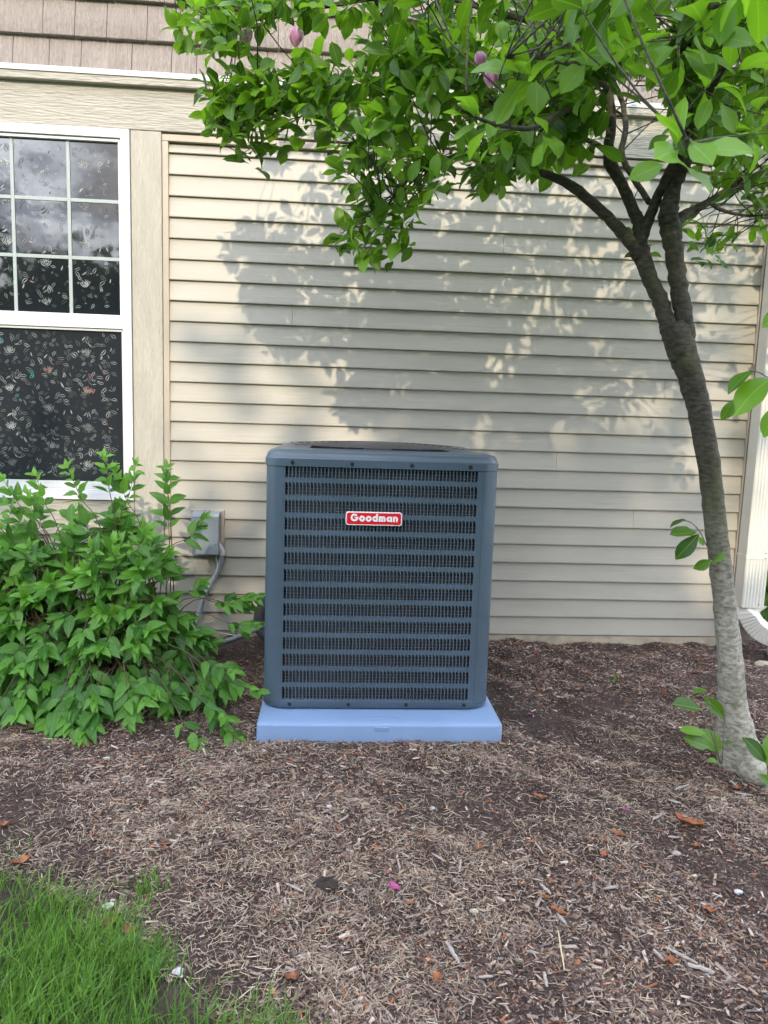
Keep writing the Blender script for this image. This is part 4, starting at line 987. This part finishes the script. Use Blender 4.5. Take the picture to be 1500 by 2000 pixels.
pal = np.array([(.088, .052, .040), (.044, .027, .021), (.15, .099, .076), (.235, .175, .14), (.37, .31, .265), (.29, .20, .135), (.24, .085, .035), (.16, .13, .125)])
dark = vnoise(x, y, 3, 5.5); redn = np.clip(1.1+y*.8, 0, 1)*.5+np.clip(vnoise(x, y, 4, 4), 0, 1)*.25
base_p = np.array([.23, .16, .20, .15, .055, .08, .05, .075]); P = np.tile(base_p, (n, 1)); P[:, 6] += .12*redn; P[:, 1] += 1.3*np.clip(dark-.1, 0, 1); P[:, 0] += .9*np.clip(dark, 0, 1); P[:, 4] += .05*np.clip(-dark, 0, 1)
big = ln > .022; P[big, 4] += .10; P[big, 3] += .1
P /= P.sum(1, keepdims=True); ci = (P.cumsum(1) > RN.uniform(0, 1, (n, 1))).argmax(1)
tint = pal[ci]*RN.uniform(.75, 1.3, (n, 1))
F6 = [(0, 1, 5, 4), (2, 3, 4, 5), (1, 2, 5), (3, 0, 4)]
o = fast_mesh('mulch', V, 6, F6, tint, M['chips']); o['kind'] = 'stuff'
# dry grass straw
n = 31000
x, y = scatter(n, lambda x, y: off_pad(x, y) & (grass_side(x, y) < .12) & (vnoise(x, y, 9, 6)+.95*np.exp(-((x-.75)**2/.5+(y+2.15)**2/.45))-1.0*np.clip((y+1.15)*1.6, 0, 1)-.35*np.clip((x-1.2), 0, 1) > RN.uniform(-.65, .8, len(x))))
ln = RN.uniform(.008, .038, n); wd = RN.uniform(.0004, .0009, n); ang = RN.uniform(0, 2*PI, n); z = hgt(x, y)+RN.uniform(.003, .014, n); bend = RN.normal(0, .09, n); pit = RN.normal(0, .16, n)
dx, dy = np.cos(ang), np.sin(ang); V = []
for t, s in ((-.5, 1), (-.17, 1), (.17, 1), (.5, .4)):
    bx = ln*t; bo_ = bend*ln*(t*t-.1)*2
    for q in (-1, 1): V.append(np.stack([x+dx*bx-dy*(bo_+q*wd*s), y+dy*bx+dx*(bo_+q*wd*s), z+np.sin(pit)*bx+q*wd*.4], -1))
V = np.stack(V, 1).reshape(-1, 3)
pal = np.array([(.42, .33, .23), (.34, .26, .19), (.25, .19, .145), (.48, .40, .31), (.18, .13, .10)]); tint = pal[RN.choice(5, n, p=[.25, .25, .2, .15, .15])]*RN.uniform(.65, 1.1, (n, 1))
o = fast_mesh('straw', V, 8, [(0, 1, 3, 2), (2, 3, 5, 4), (4, 5, 7, 6)], tint, M['straw']); o['kind'] = 'stuff'
# lawn: raised sheet under the blades, then the blades
def lawn_z(X, Y): return hgt(X, Y)+.004
def blades(name, x, y, hmin, hmax, wmin, wmax, lean=.5, bias=(.25, .1)):
    n = len(x); h = RN.uniform(hmin, hmax, n); wd = RN.uniform(wmin, wmax, n); a = RN.uniform(0, 2*PI, n); la = RN.uniform(.1, 1, n)*lean
    ld = np.stack([np.cos(a)*.7+bias[0], np.sin(a)*.7+bias[1]], -1); f = RN.uniform(0, 2*PI, n); z = hgt(x, y)-.004; V = []
    for t, s in ((0, 1), (.35, .95), (.7, .7), (1, .05)):
        ox = ld[:, 0]*la*h*t**1.8; oy = ld[:, 1]*la*h*t**1.8; oz = h*(t-.35*la*t*t)
        for q in (-1, 1): V.append(np.stack([x+ox+np.cos(f)*q*wd*s, y+oy+np.sin(f)*q*wd*s, z+oz], -1))
    V = np.stack(V, 1).reshape(-1, 3); tint = np.clip(RN.normal(.36, .30, n)+.25*vnoise(x, y, 5, 7), 0, 1)
    uv = [(0, 0), (1, 0), (0, .33), (1, .33), (0, .66), (1, .66), (0, 1), (1, 1)]
    o = fast_mesh(name, V, 8, [(0, 1, 3, 2), (2, 3, 5, 4), (4, 5, 7, 6)], tint, M['grass'], uv, True); return o
n = 130000; x = RN.uniform(-1.6, 1.6, n); y = RN.uniform(-3.4, -1.95, n)
gs = grass_side(x, y); k = RN.uniform(0, 1, n) < np.clip(gs*7+.05, 0, 1)*np.where((gs > -.06), 1, 0)
k &= ~((x > .3) & (y < -3.1)); k &= RN.uniform(0, 1, n) < np.clip(.65+.8*vnoise(x, y, 8, 9), .15, 1)
o = blades('grass', x[k], y[k], .03, .10, .0009, .0021, 1.25, (.25, .2)); o['kind'] = 'stuff'
def tuft(name, u, v, n, hmax, label, spread=.02, cat='grass tuft'):
    p = at(u, v, -1); d = p-CAM; p = CAM+d*((-.05-CAM.z)/d.z); x = RN.normal(p.x, spread, n); y = RN.normal(p.y, spread, n)
    o = blades(name, x, y, hmax*.4, hmax, .0011, .002, .7, (0, 0)); o['label'] = label; o['kind'] = 'stuff'; return p
tuft('grass_tuft', 285, 1730, 70, .07, 'small green grass tuft in the mulch just right of the lawn', .022)
tuft('grass_tuft', 255, 1765, 30, .05, 'sparse green grass blades between the lawn and the tuft above it', .03)
tuft('grass_tuft', 20, 1655, 40, .05, 'thin green grass blades in the mulch at the left picture edge', .04)
# small sprout behind, right of the pad
p = at(1200, 1355, -.62); sp3 = thing('seedling', 'small upright green seedling alone in the mulch right of the air conditioner', 'seedling', (p.x, p.y, -.04)); sl_ = []
for (a, b, c_, d_) in ((1200, 1345, 1203, 1312), (1198, 1350, 1193, 1328), (1201, 1352, 1208, 1330), (1200, 1362, 1205, 1340), (1197, 1360, 1190, 1342)): tleaf(a, b, c_, d_, -.62, (R.uniform(-.6, .6), -1, .2), sl_)
emit(sl_, leaf_set(M['bushleaf'], .3, ovate, 3, 8), M['treeleaf'], sp3)
m = MB(); m.tube([at(1200, 1366, -.62), at(1200, 1330, -.62)], .0018, 5); keep(m.build('stem', M['grass'], None), sp3)

# ------------------------------------------------------------------ small things lying about
def gp(u, v):
    d = at(u, v, -1)-CAM; z = -.05
    for _ in range(4): p = CAM+d*((z-CAM.z)/d.z); z = hz(p.x, p.y)+.006
    return Vector((p.x, p.y, z))
def crumpled(name, label, cat, u, v, lx, ly, ang, mt, lobes=0, curl=.3, seed=1, group=None):
    rr = random.Random(seed); p = gp(u, v); m = MB(); n = 6; rows = []
    for i in range(n+1):
        t = i/n; w_ = ly*.5*(math.sin(PI*(.06+.88*t))**.7)*(1+(.45*math.sin(lobes*t*6.28) if lobes else 0)); row = []
        for j in range(5):
            s = j/2-1; z = curl*lx*(.35*s*s+.25*(2*t-1)**2)+rr.uniform(-.05, .05)*lx+.004
            row.append((lx*(t-.5), s*w_+rr.uniform(-.04, .04)*ly, z))
        rows.append(row)
    ca, sa = math.cos(ang), math.sin(ang)
    m.loft([[Vector((a*ca-b*sa, a*sa+b*ca, c)) for a, b, c in r_] for r_ in rows], False, False)
    o = m.build(name, mt); o.location = p; o.data.polygons.foreach_set('use_smooth', [True]*len(o.data.polygons)); tag(o, label, cat, group); return o
DL = M['deadleaf']
for (u, v, lx, ly, a, lab, sd) in ((42, 1687, .050, .028, .6, 'large curled rust-brown dead leaf above the lawn at the left edge', 1), (8, 1612, .028, .02, .2, 'small orange dead leaf at the left picture edge above the lawn', 2),
    (215, 1808, .038, .026, .3, 'crumpled rust-brown dead leaf beside the lawn edge under the pale green leaf', 3), (250, 1822, .035, .02, 2.2, 'orange dead leaf just right of the crumpled one at the lawn edge', 4),
    (570, 1913, .030, .022, .2, 'round orange dead leaf alone near the bottom left of the mulch', 5), (852, 1915, .034, .022, 1.2, 'orange dead leaf near the bottom middle of the mulch', 6),
    (835, 1880, .026, .018, .2, 'small reddish dead leaf above the orange one at bottom middle', 7), (935, 1660, .028, .018, .7, 'bright orange leaf scrap in the middle of the mulch right of the magenta petal', 8),
    (1055, 1560, .045, .02, -.5, 'orange-brown curled leaf in the mulch below the right corner of the pad', 9), (1205, 1632, .034, .024, -.9, 'brown-orange folded leaf left of the long curled one', 10), (1345, 1612, .085, .022, -.7, 'long twisted orange-brown curled leaf in the mulch left of the trunk', 11),
    (1180, 1672, .034, .018, .9, 'bent rusty leaf scrap between two pale chips on the right', 12), (1385, 1782, .036, .02, -.6, 'rusty curled leaf on the lower right mulch', 13), (1090, 1785, .045, .018, -.8, 'dark orange narrow leaf pointing at a pale splinter', 14), (1310, 1880, .030, .02, -.4, 'orange leaf scrap touching the long pale splinters at lower right', 15),
    (1440, 1540, .036, .02, .2, 'rusty leaf lying right beside the pale root knob', 16), (695, 1475, .022, .016, .3, 'small red-orange leaf just in front of the pad', 17), (1485, 1500, .03, .02, .2, 'brown leaf behind the trunk foot', 18), (1360, 1655, .03, .02, .1, 'rust-coloured leaf scrap just below the long curled leaf', 19), (1065, 1755, .028, .014, -1, 'small orange leaf at the end of a grey chip', 20)):
    if u == 1485: continue
    crumpled('dead_leaf', lab, 'dead leaf', u, v, lx, ly, a, DL, 2, .45, sd, 'dead leaves on the mulch')
for (u, v, lx, lab, sd) in ((1048, 1278, .024, 'magenta petal on the mulch nearest the house wall', 1), (990, 1340, .020, 'magenta petal on the mulch beside the cabinet right edge', 2), (1036, 1397, .022, 'magenta petal on the mulch right of the pad corner', 3), (770, 1738, .040, 'large magenta petal with orange tip in the middle foreground', 4), (1221, 1585, .022, 'magenta petal among chips left of the trunk foot', 5)):
    crumpled('petal', lab, 'petal', u, v, lx, lx*.55, R.uniform(-1, 0), M['petal2'], 0, .5, sd, 'fallen magenta petals')
crumpled('paper_scrap', 'white torn scrap at the edge of the lawn near the bottom', 'scrap', 349, 1905, .034, .02, -1.0, M['paper'], 1, .2, 3)
crumpled('paper_scrap', 'bluish white tag sticking out under the siding left of the trunk', 'tag', 1322, 1252, .035, .03, 0, M['paper'], 0, .1, 4).location.z += .012
crumpled('green_leaf', 'pale green heart-shaped leaf at the edge of the lawn', 'leaf', 211, 1773, .03, .026, .5, mat('pale_leaf', (.30, .40, .27), .6), 0, .2, 5)
crumpled('green_leaf', 'darker green broad leaf in the lawn left of the white scrap', 'leaf', 300, 1890, .05, .04, 1.9, mat('broad_leaf', (.10, .26, .08), .6, var=.3, vscale=30), 0, .2, 6)
crumpled('green_leaf', 'green broad leaf in the lawn under the crumpled brown leaves', 'leaf', 228, 1842, .038, .03, 2.1, mat('broad_leaf', (.10, .28, .06), .6, var=.3, vscale=30), 0, .2, 7)
def stick(name, label, cat, u0, v0, u1, v1, w_, mt, seed=0, group=None):
    rr = random.Random(seed); a, b = gp(u0, v0), gp(u1, v1); a.z += .006; b.z += .006; n = 7; d = (b-a); s = Vector((-d.y, d.x, 0)).normalized(); m = MB(); rings = []
    for i in range(n+1):
        t = i/n; c = a.lerp(b, t)+s*rr.uniform(-.06, .06)*w_*2; k = w_*.5*(.45+.55*math.sin(PI*min(1, .12+t*.8)))*rr.uniform(.85, 1.15)
        rings.append([c-s*k, c-s*k*.7+Vector((0, 0, k*.8)), c+s*k*.6+Vector((0, 0, k*.75)), c+s*k, c-Vector((0, 0, k*.3))])
    m.loft(rings, True, True); tag(m.build(name, mt), label, cat, group)
WG = M['woodgrey']; G = 'large pale wood chips on the mulch'
for i, (a, b, c_, d_, w_, lab) in enumerate(((845, 1672, 868, 1686, .008, 'short pale grey chip in the middle of the mulch, lying diagonally'), (872, 1845, 897, 1886, .011, 'long weathered grey splinter in the lower middle'), (900, 1682, 897, 1706, .006, 'upright pale chip right of the short diagonal one'),
    (777, 1682, 781, 1702, .006, 'narrow grey chip above the large magenta petal'), (1045, 1648, 1062, 1672, .006, 'thin pale splinter left of centre right'), (1056, 1732, 1076, 1750, .009, 'flat grey chip beside the dark orange narrow leaf'), (1088, 1788, 1106, 1810, .009, 'grey chip just below the dark orange narrow leaf'),
    (1300, 1855, 1362, 1886, .009, 'long pale splinter, upper of the crossing pair at lower right'), (1343, 1888, 1395, 1904, .012, 'thick pale broken stick at lower right'), (1277, 1860, 1298, 1882, .009, 'grey chip left of the thick pale stick'), (1305, 1638, 1324, 1640, .009, 'pale stubby chip right of the folded leaf'),
    (1274, 1605, 1292, 1594, .008, 'cream chip leaning beside the magenta petal on the right'), (935, 1913, 962, 1911, .008, 'flat grey chip near the bottom middle'), (1063, 1904, 1068, 1932, .009, 'oval grey chip near the bottom right of centre'), (1028, 1862, 1052, 1866, .007, 'flat grey chip on the left of the straw stalk'),
    (1180, 1740, 1206, 1736, .009, 'broad pale chip on the right mulch under the straw'), (1305, 1565, 1330, 1572, .009, 'pale flat chip in the mulch before the trunk'), (1318, 1545, 1345, 1536, .008, 'light grey chip nearest the sucker leaves'), (560, 1730, 590, 1745, .008, 'grey chip beside the dark soil clump'), (1435, 1552, 1470, 1556, .008, 'grey chip in front of the root knob'))):
    stick('wood_chip', lab, 'wood chip', a, b, c_, d_, w_, WG, i, G)
stick('straw_stalk', 'long pale dry stalk standing out in the lower right mulch', 'stalk', 1090, 1822, 1102, 1900, .004, mat('stalk', (.5, .42, .26), .7), 3)
stick('twig', 'thin curved grey twig in the mulch at upper left', 'twig', 165, 1535, 178, 1510, .004, WG, 9)
m = MB()      # soil clump
c0 = gp(636, 1728); rings = []
for i in range(8):
    a = PI*i/7*.96+.04; rings.append([c0+Vector((.034*math.sin(a)*math.cos(2*PI*k/16)*R.uniform(.8, 1.15), .03*math.sin(a)*math.sin(2*PI*k/16)*R.uniform(.8, 1.15), .014*math.cos(a)*R.uniform(.8, 1.2))) for k in range(16)])
m.loft(rings, True, True); tag(m.build('soil_clump', M['soil']), 'round dark clump of soil in the straw on the left foreground', 'soil clump')
def rock(u, v, r, lab, mt, seed):
    rr = random.Random(seed); c0 = gp(u, v); m = MB(); rings = []
    for i in range(7):
        a = PI*i/6*.94+.06; rings.append([c0+Vector((r*math.sin(a)*math.cos(2*PI*k/10)*rr.uniform(.8, 1.2), r*.8*math.sin(a)*math.sin(2*PI*k/10)*rr.uniform(.8, 1.2), r*.5*math.cos(a))) for k in range(10)])
    m.loft(rings, True, True); tag(m.build('stone', mt, smooth=True), lab, 'stone', 'stones on the mulch')
rock(643, 1575, .010, 'small white pebble in the left middle of the mulch', M['paper'], 1); rock(1321, 1667, .014, 'grey rounded stone right of the folded leaf', M['woodgrey'], 2); rock(1442, 1744, .012, 'pale blue-white pebble on the right mulch', M['paper'], 3)
rock(845, 1578, .009, 'tiny grey pebble in the middle of the mulch', M['paper'], 4); rock(1490, 1300, .055, 'beige stone under the downspout by the picture edge', M['stone'], 5); rock(925, 1780, .012, 'tan pebble in the lower middle mulch', M['stone'], 6)

# ------------------------------------------------------------------ trees across the yard, behind the camera: they shade the lower wall
FL = leaf_set(M['farleaf'], .75, ovate, 4, 55)
def far_tree(x, y, h, r, label, seed, z0=1.6):
    rr = random.Random(seed); t_ = thing('yard_tree', label, 'tree', (x, y, -.15), 'trees across the yard')
    m = MB(); m.tube([(x, y, -.2), (x+.1, y, h*.3), (x, y+.1, h*.7)], [.22, .16, .06], 9, tints=[(0,)*3]*3); keep(m.build('trunk', M['bark'], None, smooth=True), t_)
    lv = []; n = 2600
    mc = MB(); rings = []
    for i in range(13):
        a = PI*i/12; zc = z0+(h-z0)*.5
        rings.append([Vector((x, y, zc))+Vector((r*.80*math.sin(a)**.7*math.cos(2*PI*k/20), r*.80*math.sin(a)**.7*math.sin(2*PI*k/20), -(h-z0)*.46*math.cos(a)))*(1+.13*math.sin(k*1.9+i*1.3+seed)) if False else
                      Vector((x+r*.80*math.sin(a)**.7*math.cos(2*PI*k/20)*(1+.16*math.sin(k*1.9+i*1.3+seed)), y+r*.8*math.sin(a)**.7*math.sin(2*PI*k/20)*(1+.16*math.sin(k*1.9+i*1.3+seed)), zc-(h-z0)*.46*math.cos(a)*(1+.05*math.sin(k*2.3+seed)))) for k in range(20)])
    mc.loft(rings, True, True); keep(mc.build('crown', M['farleaf'], None, smooth=True), t_)
    for _ in range(n):
        a = rr.uniform(0, 2*PI); ct = rr.uniform(-1, 1); st_ = math.sqrt(1-ct*ct); q = rr.uniform(.8, 1.06)*(1+.12*math.sin(5*a+seed)+.1*math.sin(7*ct*3+seed))
        p = Vector((x+r*st_**.7*math.cos(a)*q, y+r*st_**.7*math.sin(a)*q, z0+(h-z0)*.5+(h-z0)*.5*ct*q)); d = Vector((rr.gauss(0, 1), rr.gauss(0, 1), rr.gauss(0, 1)))
        lv.append((p, d, Vector((rr.gauss(0, 1), rr.gauss(0, 1), 1)), rr.uniform(.22, .42), 0))
    emit(lv, FL, M['farleaf'], t_, singles=0)
for i, (x_, y_, h_, r_) in enumerate(((-10.5, -17, 6.4, 2.6), (-5.8, -16.5, 4.9, 2.2), (-1.9, -14.8, 7.6, 2.0), (1.4, -15.0, 8.25, 2.3), (4.9, -14.9, 8.2, 2.5), (9.0, -15.4, 8.3, 2.9), (-16, -18, 6.5, 3.0))):
    far_tree(x_, y_, h_, r_, ['broad low tree at the left of the row across the yard', 'lowest small tree across the yard, seen in the window', 'slender tall tree just right of the lowest one across the yard', 'tall tree facing the air conditioner across the yard', 'wide tall tree right of the middle across the yard', 'widest tall tree at the right end of the row', 'medium tree at the far left across the yard'][i], 10+i, .2)
# side yard greenery seen past the corner
def side_bush(x, y, r, label, seed):
    rr = random.Random(seed); t_ = thing('side_bush', label, 'shrub', (x, y, -.16)); lv = []
    for _ in range(900):
        a = rr.uniform(0, 2*PI); ct = rr.uniform(-.2, 1); s_ = math.sqrt(1-ct*ct); q = rr.uniform(.5, 1.05)
        lv.append((Vector((x+r*s_*math.cos(a)*q, y+r*s_*math.sin(a)*q, -.1+r*ct*q)), Vector((rr.gauss(0, .4), rr.gauss(0, .4), 1)), Vector((rr.gauss(0, 1), -1, .3)), rr.uniform(.12, .25), 0))
    m = MB(); m.tube([(x, y, -.2), (x, y, r*.6)], [.03, .01], 6, tints=[(0,)*3]*2); keep(m.build('stem', M['bark'], None), t_)
    emit(lv, leaf_set(M['grass'], .2, ovate, 3, seed), M['grass'], t_, singles=0)
side_bush(4.1, 1.0, .55, 'low grassy green clump in the side yard past the house corner', 71)
side_bush(5.6, 2.2, .8, 'larger green clump farther back in the side yard', 72)
